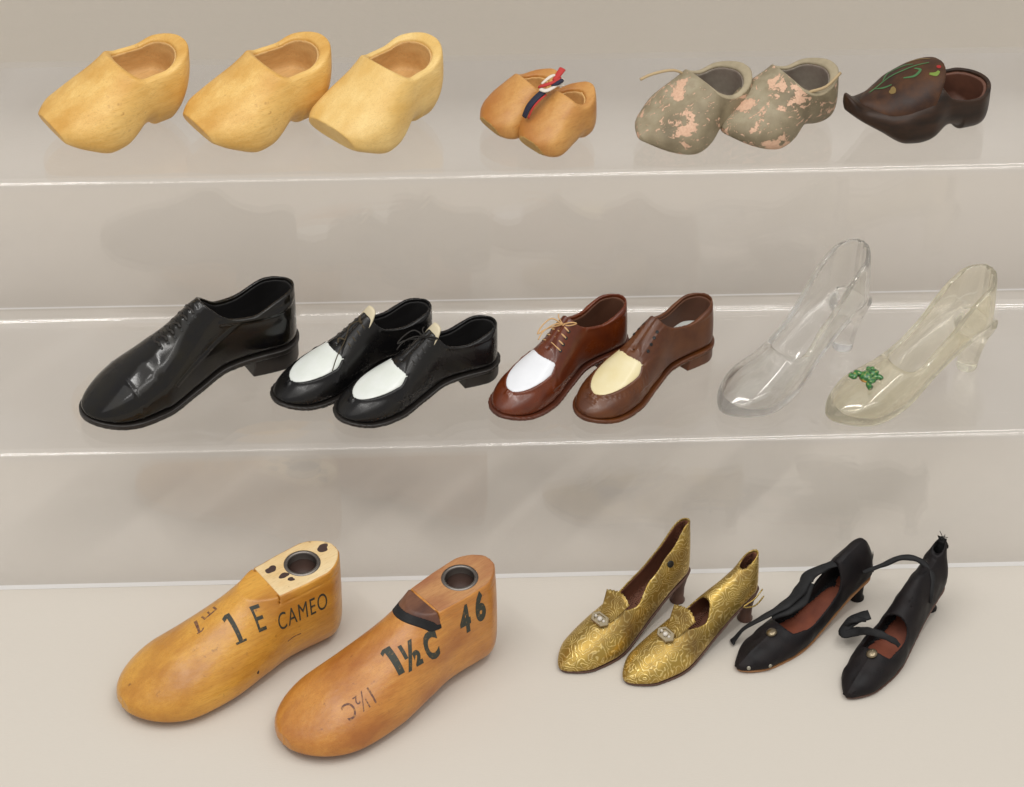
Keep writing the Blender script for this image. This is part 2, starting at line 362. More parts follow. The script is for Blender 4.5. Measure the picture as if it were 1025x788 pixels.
def tube(name, pts, r, m, parent, seg=8, flat=1.0, closed=False, sub=4):
    """a tube (or flat band when flat<1) along smooth points; r may be a list"""
    pts = [Vector(p) for p in pts]; n = len(pts); rr = r if isinstance(r, (list, tuple)) else [r] * n
    C_, R_ = [], []
    rng = n if closed else n - 1
    for i in range(rng):
        g = lambda j: pts[j % n] if closed else pts[max(0, min(n - 1, j))]
        p0, p1, p2, p3 = g(i - 1), g(i), g(i + 1), g(i + 2)
        for s_ in range(sub):
            t = s_ / sub
            C_.append(.5 * ((2 * p1) + (p2 - p0) * t + (2 * p0 - 5 * p1 + 4 * p2 - p3) * t * t + (3 * p1 - p0 - 3 * p2 + p3) * t ** 3))
            R_.append(rr[i % n] * (1 - t) + rr[(i + 1) % n] * t)
    if not closed: C_.append(pts[-1]); R_.append(rr[-1])
    V, F = [], []; nn = len(C_); prev = Vector((0, 0, 1))
    for i in range(nn):
        a = C_[(i - 1) % nn] if closed or i else C_[0]; b = C_[(i + 1) % nn] if closed or i < nn - 1 else C_[-1]
        t = (b - a).normalized(); s_ = t.cross(prev)
        if s_.length < .05: s_ = t.cross(Vector((.3, 1, .2)))
        s_.normalize(); u = s_.cross(t); prev = u
        for k in range(seg):
            an = 2 * math.pi * k / seg; V.append(C_[i] + s_ * math.cos(an) * R_[i] + u * math.sin(an) * R_[i] * flat)
    for i in range(nn if closed else nn - 1):
        for k in range(seg):
            j = (i + 1) % nn; F.append((i * seg + k, i * seg + (k + 1) % seg, j * seg + (k + 1) % seg, j * seg + k))
    if not closed:
        F.append(tuple(range(seg))[::-1]); F.append(tuple((nn - 1) * seg + k for k in range(seg)))
    if name is None: return V, F
    return mesh_obj(name, V, F, m, parent)
def join_vf(parts):
    V, F = [], []
    for v, f in parts:
        b = len(V); V += list(v); F += [tuple(i + b for i in q) for q in f]
    return V, F
def lathe(name, prof, m, parent, seg=40, M4=None):
    V, F = [], []; n = len(prof)
    for r, z in prof:
        for k in range(seg):
            a = 2 * math.pi * k / seg; V.append(Vector((r * math.cos(a), r * math.sin(a), z)))
    for i in range(n - 1):
        for k in range(seg): F.append((i * seg + k, i * seg + (k + 1) % seg, (i + 1) * seg + (k + 1) % seg, (i + 1) * seg + k))
    if prof[0][0] > .001: F.append(tuple(range(seg))[::-1])
    if prof[-1][0] > .001: F.append(tuple((n - 1) * seg + k for k in range(seg)))
    if M4 is not None: V = [M4 @ v for v in V]
    if name is None: return V, F
    return mesh_obj(name, V, F, m, parent)
def frame(o, zdir, xdir=(1, 0, 0)):
    z = Vector(zdir).normalized(); x = Vector(xdir); x = (x - z * x.dot(z)).normalized(); y = z.cross(x)
    return Matrix(((x.x, y.x, z.x, o[0]), (x.y, y.y, z.y, o[1]), (x.z, y.z, z.z, o[2]), (0, 0, 0, 1)))
def drape(name, V2, F, bvh, o, a, b, n, m, parent, off=.008, thick=.012):
    """lay flat faces (2-D, cm) on a surface: frame origin o, axes a, b; cast along -n"""
    a, b, n = Vector(a).normalized(), Vector(b).normalized(), Vector(n).normalized(); T_, ok = [], []
    for x, y in V2:
        p = Vector(o) + a * x + b * y + n * 4; loc, nn, i, d = bvh.ray_cast(p, -n, 8)
        if loc is None: T_.append(Vector(o)); ok.append(False)
        else: T_.append(loc + n * off); ok.append(True)
    F = [f for f in F if all(ok[i] for i in f)]
    nv = len(T_); e = {}
    for f in F:
        for i in range(len(f)):
            k = (f[i], f[(i + 1) % len(f)]); e[k] = e.get(k, 0) + 1
    sides = [(j, i, i + nv, j + nv) for (i, j) in e if (j, i) not in e]
    V = T_ + [p - n * thick for p in T_]
    FF = list(F) + [tuple(i + nv for i in f[::-1]) for f in F] + sides
    return mesh_obj(name, V, FF, m, parent, smooth=False)
def text_faces(s, size, bold=0.0, shear=0.0, sx=1.0, cuts=4, sp=1.0):
    cu = bpy.data.curves.new('t', 'FONT'); cu.body = s; cu.size = 1.0; cu.align_x = 'CENTER'; cu.align_y = 'CENTER'; cu.offset = bold; cu.shear = shear; cu.space_character = sp; cu.resolution_u = 4
    o = bpy.data.objects.new('t', cu); col.objects.link(o); dg = bpy.context.evaluated_depsgraph_get(); dg.update()
    me = bpy.data.meshes.new_from_object(o.evaluated_get(dg)); bm = bmesh.new(); bm.from_mesh(me)
    bmesh.ops.remove_doubles(bm, verts=bm.verts, dist=1e-4); bmesh.ops.triangulate(bm, faces=bm.faces)
    for _ in range(cuts):
        lg = [e for e in bm.edges if e.calc_length() > .07]
        if lg: bmesh.ops.subdivide_edges(bm, edges=lg, cuts=1); bmesh.ops.triangulate(bm, faces=bm.faces)
    V = [(v.co.x * size * sx, v.co.y * size) for v in bm.verts]; F = [tuple(v.index for v in f.verts) for f in bm.faces]
    bm.free(); bpy.data.objects.remove(o); bpy.data.meshes.remove(me); bpy.data.curves.remove(cu); return V, F
def strip2(pts, w, sub=6):
    """2-D ribbon faces following points with varying width"""
    pts = [Vector((*p, 0)) for p in pts]; n = len(pts); ww = w if isinstance(w, (list, tuple)) else [w] * n; V, F = [], []; C_ = []
    for i in range(n - 1):
        g = lambda j: pts[max(0, min(n - 1, j))]
        for s_ in range(sub):
            t = s_ / sub; p0, p1, p2, p3 = g(i - 1), g(i), g(i + 1), g(i + 2)
            C_.append((.5 * ((2 * p1) + (p2 - p0) * t + (2 * p0 - 5 * p1 + 4 * p2 - p3) * t * t + (3 * p1 - p0 - 3 * p2 + p3) * t ** 3), ww[i] * (1 - t) + ww[i + 1] * t))
    C_.append((pts[-1], ww[-1]))
    for i, (c, wd) in enumerate(C_):
        a = C_[max(0, i - 1)][0]; b = C_[min(len(C_) - 1, i + 1)][0]; t = (b - a).normalized(); s_ = Vector((-t.y, t.x, 0))
        for q in (-1, 0, 1): V.append(((c + s_ * wd / 2 * q).x, (c + s_ * wd / 2 * q).y))
    for i in range(len(C_) - 1):
        for q in (0, 1): F.append((i * 3 + q, i * 3 + q + 1, i * 3 + q + 4, i * 3 + q + 3))
    return V, F
def disc2(r, c=(0, 0), rx=None, wob=0.0, seed=0, rings=4, seg=24):
    rnd = random.Random(seed); ph = [rnd.uniform(0, 6.28) for _ in range(4)]; V = [c]; F = []
    for i in range(1, rings + 1):
        for k in range(seg):
            a = 2 * math.pi * k / seg; q = r * i / rings * (1 + wob * sum(math.sin((j + 2) * a + ph[j]) / (j + 1) for j in range(4)))
            V.append((c[0] + q * (rx or r) / r * math.cos(a), c[1] + q * math.sin(a)))
    for k in range(seg): F.append((0, 1 + k, 1 + (k + 1) % seg))
    for i in range(rings - 1):
        for k in range(seg):
            a0 = 1 + i * seg; a1 = a0 + seg; F.append((a0 + k, a1 + k, a1 + (k + 1) % seg, a0 + (k + 1) % seg))
    return V, F

# ------------------------------------------------------------------ setting
R1, T1, R2, T2 = 7.62, 9.404, 7.414, 10.018
Z1, Z2 = R1, R1 + R2
def backdrop():
    prof = [(-70, 0), (31.5, 0)]
    for i in range(1, 13):
        a = math.pi / 2 * i / 12; prof.append((31.5 + 3 * math.sin(a), 3 - 3 * math.cos(a)))
    prof.append((34.5, 22)); V, F = [], []
    for y, z in prof:
        for x in (-90, 90): V.append((x, y, z))
    for i in range(len(prof) - 1): F.append((2 * i, 2 * i + 1, 2 * i + 3, 2 * i + 2))
    o = mesh_obj('ground', V, F, M['backdrop']); o['kind'] = 'structure'; o['label'] = 'plain warm grey card the shoes and clear steps stand on'
backdrop()
def acrylic_steps():
    t = .28; path = [(0, .01, 0), (0, R1, .6), (T1, R1, .6), (T1, Z2, .6), (T1 + T2, Z2, .3), (T1 + T2 + 1.2, .01, 0)]
    pts = []
    for i, (y, z, r) in enumerate(path):
        p = Vector((y, z))
        if not r: pts.append((p, None)); continue
        a = (Vector(path[i - 1][:2]) - p).normalized(); b = (Vector(path[i + 1][:2]) - p).normalized(); ang = a.angle(b); d = r / math.tan(ang / 2)
        s_, e_ = p + a * d, p + b * d; c = p + (a + b).normalized() * (r / math.sin(ang / 2)); n = 10
        v0, v1 = s_ - c, e_ - c; a0 = math.atan2(v0.y, v0.x); da = math.atan2(v0.x * v1.y - v0.y * v1.x, v0.dot(v1))
        for k in range(n + 1): pts.append((c + Vector((math.cos(a0 + da * k / n), math.sin(a0 + da * k / n))) * r, None))
    pts = [p for p, _ in pts]; outer, inner = [], []
    for i, p in enumerate(pts):
        a = pts[max(0, i - 1)]; b = pts[min(len(pts) - 1, i + 1)]; d = (b - a).normalized(); nrm = Vector((d.y, -d.x))   # away from the shoes side
        outer.append(p); inner.append(p + nrm * t)
    ring = outer + inner[::-1]; n = len(ring); x0, x1 = -34, 34
    V = [(x, p.x, p.y) for x in (x0, x1) for p in ring]; F = [(i, (i + 1) % n, n + (i + 1) % n, n + i) for i in range(n)]
    m = len(outer)
    for s_ in (0, n):
        for i in range(m - 1):
            q = (s_ + i, s_ + i + 1, s_ + n - 2 - i, s_ + n - 1 - i); F.append(q if s_ else q[::-1])
    o = mesh_obj('display_steps', V, F, M['acrylic'])
    bm = bmesh.new(); bm.from_mesh(o.data); bmesh.ops.recalc_face_normals(bm, faces=bm.faces)
    for e in bm.edges:
        if len(e.link_faces) == 2 and e.calc_face_angle(0) > .6: e.smooth = False
    bm.to_mesh(o.data); bm.free()
    o.data.materials.append(M['acrylic_edge'])
    for p in o.data.polygons:
        if len(p.vertices) == 4 and p.area < .7 * t * S * (x1 - x0) * S * 1.6 and abs(p.normal.z) > .7 and p.center.z < .002: p.material_index = 1
    o['label'] = 'clear bent acrylic stepped riser holding the two upper rows of shoes'; o['category'] = 'display riser'
acrylic_steps()

# ------------------------------------------------------------------ pale wooden clogs
h0 = .045
def clog(name, label, cat, group, H, ang, z, L=6.6, woodm=None, innerm=None, rimm=None, Wk=1.0, prow=None, zt=None, zb=None, T=None, W=None, mouth=3.1,
         th=.27, toe_r=1.3, toe_c=.35, toe_p=.5, nu=2.4, k=.36, bumps=(), floor_z=1.65, rim=None, yc=None, mouthy=None, prowm=None, ):
    root = empty(name, label, cat, group, H, z, ang)
    zt = zt or P((0, 4.4), (1.5, 4.3), (2.6, 4.0), (3.2, 3.5), (4.2, 2.85), (5.2, 2.25), (6.6, 1.6))
    zb = zb or P((0, 2.3), (.3, 1.5), (.7, .75), (1.05, .25), (1.35, 0), (1.95, 0.0), (2.08, .2), (2.5, .3), (3.1, .14), (3.7, .0), (4.3, .02), (5.2, .4), (6.6, 1.25))
    W = W or P((0, 1.2), (.9, 1.38), (2.2, 1.48), (3.4, 1.7), (4.4, 1.84), (5.4, 1.6), (6.6, .9))
    T = T or P((0, 3.45), (.8, 3.22), (1.6, 2.95), (2.4, 2.95), (3.0, 3.3), (3.5, 3.9), (4.2, 5))
    B = Body(L, zb, zt, W, k=k, nu=nu, nd=P((0, 2.0), (2.5, 2.0), (3.6, 2.9), (6.6, 2.6)), heel_r=1.15, toe_r=toe_r, toe_c=toe_c, toe_p=toe_p, yc=yc or P((0, 0), (2, 0), (4.2, .17), (5.5, .08), (6.6, 0)))
    b = ((-.3, L + .3), (-2.2, 2.2), (-.3, 4.6)); X, Y, Z = grid(b, h0); o = [q[0] for q in b]
    d = B.field(X, Y, Z, h0)
    for f in bumps: d = d - f(X, Y, Z)
    d = np.maximum(d, -Z)
    if prow: nx_, nz_, c_ = prow; d = smax(d, X * nx_ + Z * nz_ - c_, .03)
    tl = Z - T(X) - .0 * Y
    dcut = smax(d, tl, .16)
    # the mouth: what lies inside the wall, closed in front by the throat
    cav = smax(B.field(X, Y, Z, h0) + th, floor_z - Z, .45); cav = smax(cav, B.plan(X - .26, Y, -th), .25)
    cav = smax(np.maximum(cav, B.plan(X, Y, -th)), X - mouth + .3 * Y * Y, .4)
    D = smax(dcut, -cav, .12)
    body = build('clog_body', D, o, h0, woodm, root)
    # lining skin: the hollow, same wood, the weak light inside put into its colour
    ins = np.maximum(np.maximum(cav - .014, -(cav + .07)), np.maximum(Z - (T(X) - .1), B.field(X, Y, Z, h0) + .1))
    build('hollow', ins, o, h0, innerm, root)
    if prowm:
        build('toe_face', np.maximum(D - .012, -(X * nx_ + Z * nz_ - c_ + .045)), o, h0, prowm, root)
    if rim:
        build('rim', np.maximum(np.maximum(D - .018, T(X) - .13 - Z), np.maximum(X - mouth - .05, -(cav + .1))), o, h0, rim, root)
    return root, body, B
WS = 1.12
WG = 'pale wooden clogs in a row on the top step'
WP = (.93, -.36, 5.2)
c1, _, _ = clog('wooden_clog', 'pale wooden clog at the far left end of the top step', 'clog', WG, (-14.25, 15.4), -148.5, Z2, woodm=M['pale_wood'], innerm=M['inner_wood'], prow=WP)
c2, _, _ = clog('wooden_clog', 'pale wooden clog in the middle of the three large matching ones', 'clog', WG, (-8.05, 15.4), -146.5, Z2, woodm=M['pale_wood'], innerm=M['inner_wood'], prow=WP)
c3, _, _ = clog('wooden_clog', 'palest wooden clog with a bold faceted toe, just right of its two larger twins', 'clog', WG, (-3.3, 15.45), -137, Z2, woodm=M['pale_wood_b'], innerm=M['inner_wood'], prow=(.93, -.36, 5.0))
for c in (c1, c2, c3): c.scale = (WS, WS * 1.03, WS * .91)
c3.scale = (1.08, 1.12, 1.0)

# ------------------------------------------------------------------ little pair tied with ribbon
def tiny(label, H, ang):
    s = .62
    sc = lambda *p: P(*[(a * s, b * s) for a, b in p])
    return clog('small_clog', label, 'clog', 'small honey coloured clogs tied together', H, ang, Z2, L=6.4 * s, woodm=M['honey_wood'], innerm=M['inner_wood'],
        zt=sc((0, 4.2), (1.5, 4.2), (2.4, 4.0), (3.0, 3.7), (4.2, 3.0), (5.2, 2.4), (6.4, 1.9)), zb=sc((0, 1.6), (.3, .8), (.9, .1), (1.1, 0), (1.6, 0.0), (2.1, .3), (3.0, .1), (3.8, 0), (4.5, .05), (5.3, .35), (6.4, 1.0)),
        W=sc((0, 1.4), (.9, 1.75), (2.2, 1.8), (3.4, 1.98), (4.4, 2.15), (5.4, 1.95), (6.4, 1.45)), T=sc((0, 3.5), (.8, 3.2), (1.8, 3.0), (2.4, 3.2), (3.0, 3.9), (4, 5)),
        mouth=2.8 * s, th=.3, prowm=M['honey_end'], floor_z=1.0, prow=(.90, -.43, 4.95 * s), toe_r=.9)
t1, tb1, _ = tiny('small honey wooden clog on the left of the ribbon-tied pair', (2.15, 14.3), -148)
t2, tb2, _ = tiny('small honey wooden clog on the right of the ribbon-tied pair, nearer the shelf edge', (3.6, 13.05), -141)

t2.scale = (1, 1, 1.1); t1.scale = (1, 1, 1.05)

# ------------------------------------------------------------------ chipped painted pair
def pclog(label, H, ang, m, mouthL, strap, L=5.9, up=0):
    zt = P((0, 3.3), (1.4, 3.3), (2.3, 3.2), (3.0, 2.75), (4.0, 2.25), (5.0, 1.6), (5.9, 1.05 + up))
    zb = P((0, .9), (.3, .4), (.8, .05), (1.3, 0.0), (2.2, .2), (3.0, .05), (3.8, 0), (4.5, .12), (5.9, .75 + up))
    W = P((0, 1.15), (.9, 1.4), (2.2, 1.45), (3.2, 1.75), (4.0, 1.85), (5.0, 1.4), (5.9, .5))
    T = P((0, 2.55), (.8, 2.35), (1.6, 2.15), (2.3, 2.4), (3.0, 3.2), (4, 4.5))
    r, b, B = clog('painted_clog', label, 'clog', 'pair of clogs with flaking paint', H, ang, Z2, L=L, woodm=m, innerm=M['chip_in'], zt=zt, zb=zb, W=W, T=T, mouth=mouthL, th=.2, toe_r=.6, toe_c=.6, floor_z=.7, rim=M['rim_paint'])
    tube('strap', strap, .075, M['strap_tan'], r, flat=.8)
    return r, b
p1, pb1 = pclog('flaking olive painted clog with a loose strap end sticking out to the left', (10.55, 14.0), -148, M['chip_a'], 2.7,
    [(2.6, -.9, 2.35), (3.2, -1.15, 2.75), (4.1, -1.45, 2.72), (4.7, -1.6, 2.55)])
p2, pb2 = pclog('flaking painted clog with large pink bare patches, right of its pair', (14.45, 14.1), -152, M['chip_b'], 2.7,
    [(1.9, 1.25, 2.05), (2.2, 1.2, 2.3), (1.4, 1.35, 2.42), (.5, 1.15, 2.75)])

# ------------------------------------------------------------------ dark carved clog
def dark_clog():
    root = empty('carved_clog', 'dark brown carved clog with upturned toe and painted green leaves', 'clog', None, (21.3, 13.5), Z2, -163)
    L = 7.0
    zb = P((0, .45), (.25, .12), (.5, 0), (1.7, 0), (1.82, .26), (2.4, .42), (3.3, .1), (3.9, 0), (4.6, .12), (5.6, .75), (6.5, 1.35), (7.0, 1.75))
    zt = P((0, 3.0), (2.2, 3.0), (2.8, 2.8), (4.2, 2.35), (5.4, 1.9), (6.2, 1.95), (7.0, 2.6))
    W = P((0, 1.15), (1, 1.4), (2.4, 1.45), (3.6, 1.9), (4.6, 1.85), (5.6, 1.25), (6.4, .8), (7.0, .5))
    B = Body(L, zb, zt, W, k=.4, nu=3.0, nd=2.4, heel_r=1.1, toe_r=.3, toe_c=.8)
    b = ((-.3, L + .3), (-2, 2), (-.3, 4.2)); X, Y, Z = grid(b, h0); o = [q[0] for q in b]
    d0 = B.field(X, Y, Z, h0); T = P((0, 2.0), (1.4, 1.9), (2.4, 2.15), (3.0, 2.9), (3.5, 3.5)); d = smax(d0, Z - T(X), .08)
    cav = np.maximum(np.maximum(d0 + .16, B.plan(X, Y, -.2)), zb(X) + .3 - Z); cav = smax(cav, X - 3.4, .2)
    build('clog_body', smax(np.maximum(d, -Z), -cav, .08), o, h0, M['dark'], root)
    build('hollow', np.maximum(np.maximum(cav - .02, -(cav + .14)), np.maximum(Z - (T(X) - .12), d0 + .03)), o, h0, M['dark_in'], root)
    # raised vamp cap, pointed towards the toe and open towards the heel
    vb = P((2.3, 1.5), (6.2, 1.3), (7, 1.9)); vt = P((2.2, 3.2), (2.6, 3.3), (3.4, 3.2), (4.4, 2.8), (5.4, 2.25), (6.4, 2.1))
    V_ = Body(6.5, vb, vt, P((2.2, 1.45), (3.2, 1.68), (4.4, 1.6), (5.4, 1.15), (6.1, .65), (6.5, .35)), k=.15, nu=2.1, nd=3, toe_r=.8, toe_c=.3)
    v = V_.field(X, Y, Z, h0); v = np.maximum(v, -(X - 2.35 - .28 * Y * Y - .25 * (3.4 - Z))); v = smax(v, -np.maximum(v + .16, X - 3.9), .04); v = np.maximum(v, 1.45 + .05 * X - Z)
    vo = build('vamp', v, o, h0, M['dark_vamp'], root)
    bv = bvh_of(vo); A, Bx, Nn = (-1, 0, 0), (0, -1, 0), (0, .25, 1)
    def leaf(name, pts, w, m): drape(name, *strip2(pts, w), bv, (4, 0, 3), A, Bx, Nn, m, root, off=.02)
    leaf('painted_stem', [(-1.7, .1), (-.8, .45), (.2, .35), (1.0, .2)], [.06, .08, .08, .05], M['green_paint'])
    leaf('painted_leaf', [(-.9, .5), (-.5, .85), (.1, .75), (.4, .5)], [.05, .1, .1, .04], M['green_paint'])
    leaf('painted_leaf', [(-.3, -.1), (.1, -.3), (.45, -.1), (.3, .15)], [.06, .12, .12, .06], M['green_paint'])
    leaf('painted_leaf', [(.7, -.5), (.95, -.62), (1.15, -.5)], [.1, .22, .1], M['lime_paint'])
    leaf('painted_leaf', [(-1.4, .25), (-1.1, .0), (-.8, -.1)], [.04, .1, .05], M['green_paint'])
    leaf('painted_leaf', [(.3, .9), (.8, .8), (1.2, .5)], [.05, .1, .05], M['ochre_paint'])
    drape('painted_berry', *disc2(.1, (1.25, -.25)), bv, (4, 0, 3), A, Bx, Nn, M['red_paint'], root, off=.02)
    drape('painted_flower', *disc2(.16, (-.9, -.45), wob=.2), bv, (4, 0, 3), A, Bx, Nn, M['ochre_paint'], root, off=.02)
dark_clog()

# ------------------------------------------------------------------ leather shoes
def shoe(root, L, mats, hh=.95, st=.2, collar=3.8, dip=3.1, throat=(4.4, 4.1), zt=None, W=None, welt=.09, th=.12, vamp=None, insole=None, sole_bump=False, bumps=(), Tt=None, heelx=None, h=.045, tc=.35, toe_r=None, lo=(.72, .53, .38)):
    k = L / 10.0; heelx = heelx or 2.5 * k
    zs = P((0, hh + st), (1.8 * k, hh * .97 + st), (3.6 * k, hh * .74 + st), (5.2 * k, st + .26 * hh), (6.8 * k, st), (8.4 * k, st + .03), (L, st + .28 * k))
    xt, ztt = throat
    zt = zt or P((0, collar + .75), (2 * k, collar + .65), (xt - .9 * k, ztt + .45), (xt, ztt + .05), (6.0 * k, ztt * lo[0]), (7.6 * k, ztt * lo[1]), (9.0 * k, ztt * lo[2]), (L, ztt * .25))
    W = W or P((0, 1.0 * k), (1.1 * k, 1.14 * k), (3.6 * k, .86 * k), (5.1 * k, 1.12 * k), (7.0 * k, 1.58 * k), (8.4 * k, 1.64 * k), (L, 1.62 * k))
    T = Tt or P((0, collar), (.9 * k, collar - .1), (2.4 * k, dip), (3.2 * k, dip + .1), (xt - .35 * k, ztt - .25), (xt + .25 * k, ztt + .5), (xt + 1.5, ztt + 3))
    yc = lambda x: -.18 * k * np.sin(np.clip(x / L, 0, 1) * 3.0)
    B = Body(L, zs, zt, W, yc=yc, k=.2, nu=P((0, 2.2), (xt, 2.1), (L, 2.3)), nd=4, heel_r=1.15 * k, toe_r=toe_r or 2.5 * k, toe_c=tc)
    b = ((-.3, L + .3), (-2.1, 2.1), (-.15, max(collar, ztt) + .4)); X, Y, Z = grid(b, h); o = [q[0] for q in b]
    d0 = B.field(X, Y, Z, h); d = d0.copy()
    for f in bumps: d = d - f(X, Y, Z, B) * np.clip((X - .15) / .4, 0, 1)
    outer = smax(d, Z - T(X), .05)
    cav = np.maximum(d0 + th, B.plan(X, Y, -th * 1.1))
    body = build('upper', smax(np.maximum(outer, zs(X) - .03 - Z), -cav, .03), o, h, mats['upper'], root)
    build('insole', np.maximum(np.maximum(cav - .02, Z - zs(X) - (.55 if mats['in'] is M['white_plastic'] else .22)), np.maximum(zs(X) - Z, X - 7 * k)), o, h, mats['in'], root)
    lin = np.maximum(np.maximum(cav - .02, -(cav + .07)), Z - T(X) + .14 + .0 * X); lin = np.maximum(np.maximum(lin, X - xt - 1.5 * k), zs(X) + .05 - Z)
    build('lining', lin, o, h, mats['lining'], root)
    pl = B.plan(X, Y, welt)
    if welt > 0: 
        X2 = X
    if sole_bump: pl = pl - .035 * np.abs(np.sin(X * 14 / 1.0)) * (Z > zs(X) - .12)
    D = np.maximum(pl, np.maximum(Z - zs(X) - .02, zs(X) - st - Z)); D = np.maximum(D, X - L - .2)
    build('sole', D, o, h, mats['sole'], root)
    hd = np.maximum(np.maximum(B.plan(X, Y, welt - .06), X - heelx + .12 * Z), np.maximum(Z - zs(X) + st + .01, -Z)); build('heel', hd, o, h, mats['sole'], root)
    if vamp:                                         # inlaid plug on the forefoot
        x0, x1, ww, m = vamp; xx = np.clip((X - x0) / (x1 - x0), 0, 1)
        w_ = ww * np.clip(.78 + xx * .9, 0, 1) * np.sqrt(np.clip(1 - np.clip((xx - .3) / .7, 0, 1) ** 2.2, 0, 1)) + .001
        pd = np.maximum(np.maximum(np.abs(Y - yc(X)) - w_, x0 - X + .35 * (1 - ((Y - yc(X)) / ww) ** 2)), X - x1)
        build('white_vamp' if m is not M['cream_plastic'] else 'cream_vamp', np.maximum(np.maximum(d0 - .035, -(d0 + .06)), np.maximum(pd, 0 * Z - Z + .6)), o, h, m, root)
    return body, B, o
def surf_pt(bv, x, y, off=.02, n=(0, 0, 1)):
    n = Vector(n).normalized(); loc, nn, i, d = bv.ray_cast(Vector((x, y, 0)) + Vector((0, 0, 1)) * 3 + n * 4 if False else Vector((x, y, 9)), Vector((0, 0, -1)), 20)
    return (loc + nn * off, nn) if loc is not None else (Vector((x, y, 3)), Vector((0, 0, 1)))
def eyelet(root, p, n, r=.06): return lathe('eyelet', [(r, -.02), (r, .015), (r * .6, .02), (0, .0)], M['dot'], root, 14, frame(p, n))

def ox():
    root = empty('oxford_shoe', 'glossy all-black cap-toe dress shoe, largest in the middle row at its left end', 'shoe', None, (-9.65, 7.0), Z1, -151)
    def seam(X, Y, Z, B):
        cap = np.exp(-((X - 8.35 + .1 * Y * Y) / .06) ** 2) * .03
        crease = -.014 * np.exp(-((X - 7.35 + .25 * Y * Y - .12 * Y) / .2) ** 2)
        facing = .04 / (1 + np.exp(np.clip((X - 6.95) * 12, -30, 30)))
        side = .05 * np.exp(-(((X - 4.2) * .5 + (Z - 2.4) - .0) / .05) ** 2) * ((X > 3) & (X < 6.4) & (Y > 0))
        rim = .05 * np.exp(-((Z - (3.05 + .07 * (X - 2.2) ** 2)) / .08) ** 2) * (X < 3.9)
        lacing = .05 * np.abs(np.sin(X * 9)) * np.exp(-((Y - B.yc(X)) / .28) ** 2) * np.clip((X - 4.4) * 4, 0, 1) * np.clip((6.7 - X) * 4, 0, 1)
        return cap + crease + facing + side + rim + lacing
    body, B, o = shoe(root, 10.2, dict(upper=M['black_leather'], sole=M['black_sole'], lining=M['black_in'], **{'in': M['black_in']}), hh=.88, collar=3.75, dip=3.15, throat=(4.45, 4.15), bumps=(seam,), welt=.1, st=.24, h=.045)
    bv = bvh_of(body)
    for i, x in enumerate(np.linspace(4.85, 6.5, 6)):
        ps = [surf_pt(bv, x + .06 * (q == 2), float(B.yc(np.array(x))) + (q - 2) * .17, .02)[0] for q in range(5)]
        tube('lace', ps, .055, M['black_sole'], root, 6, flat=.7)
        for s_ in (-1, 1):
            p, n = surf_pt(bv, x, float(B.yc(np.array(x))) + s_ * .46, .0); eyelet(root, p, n, .07)
ox()

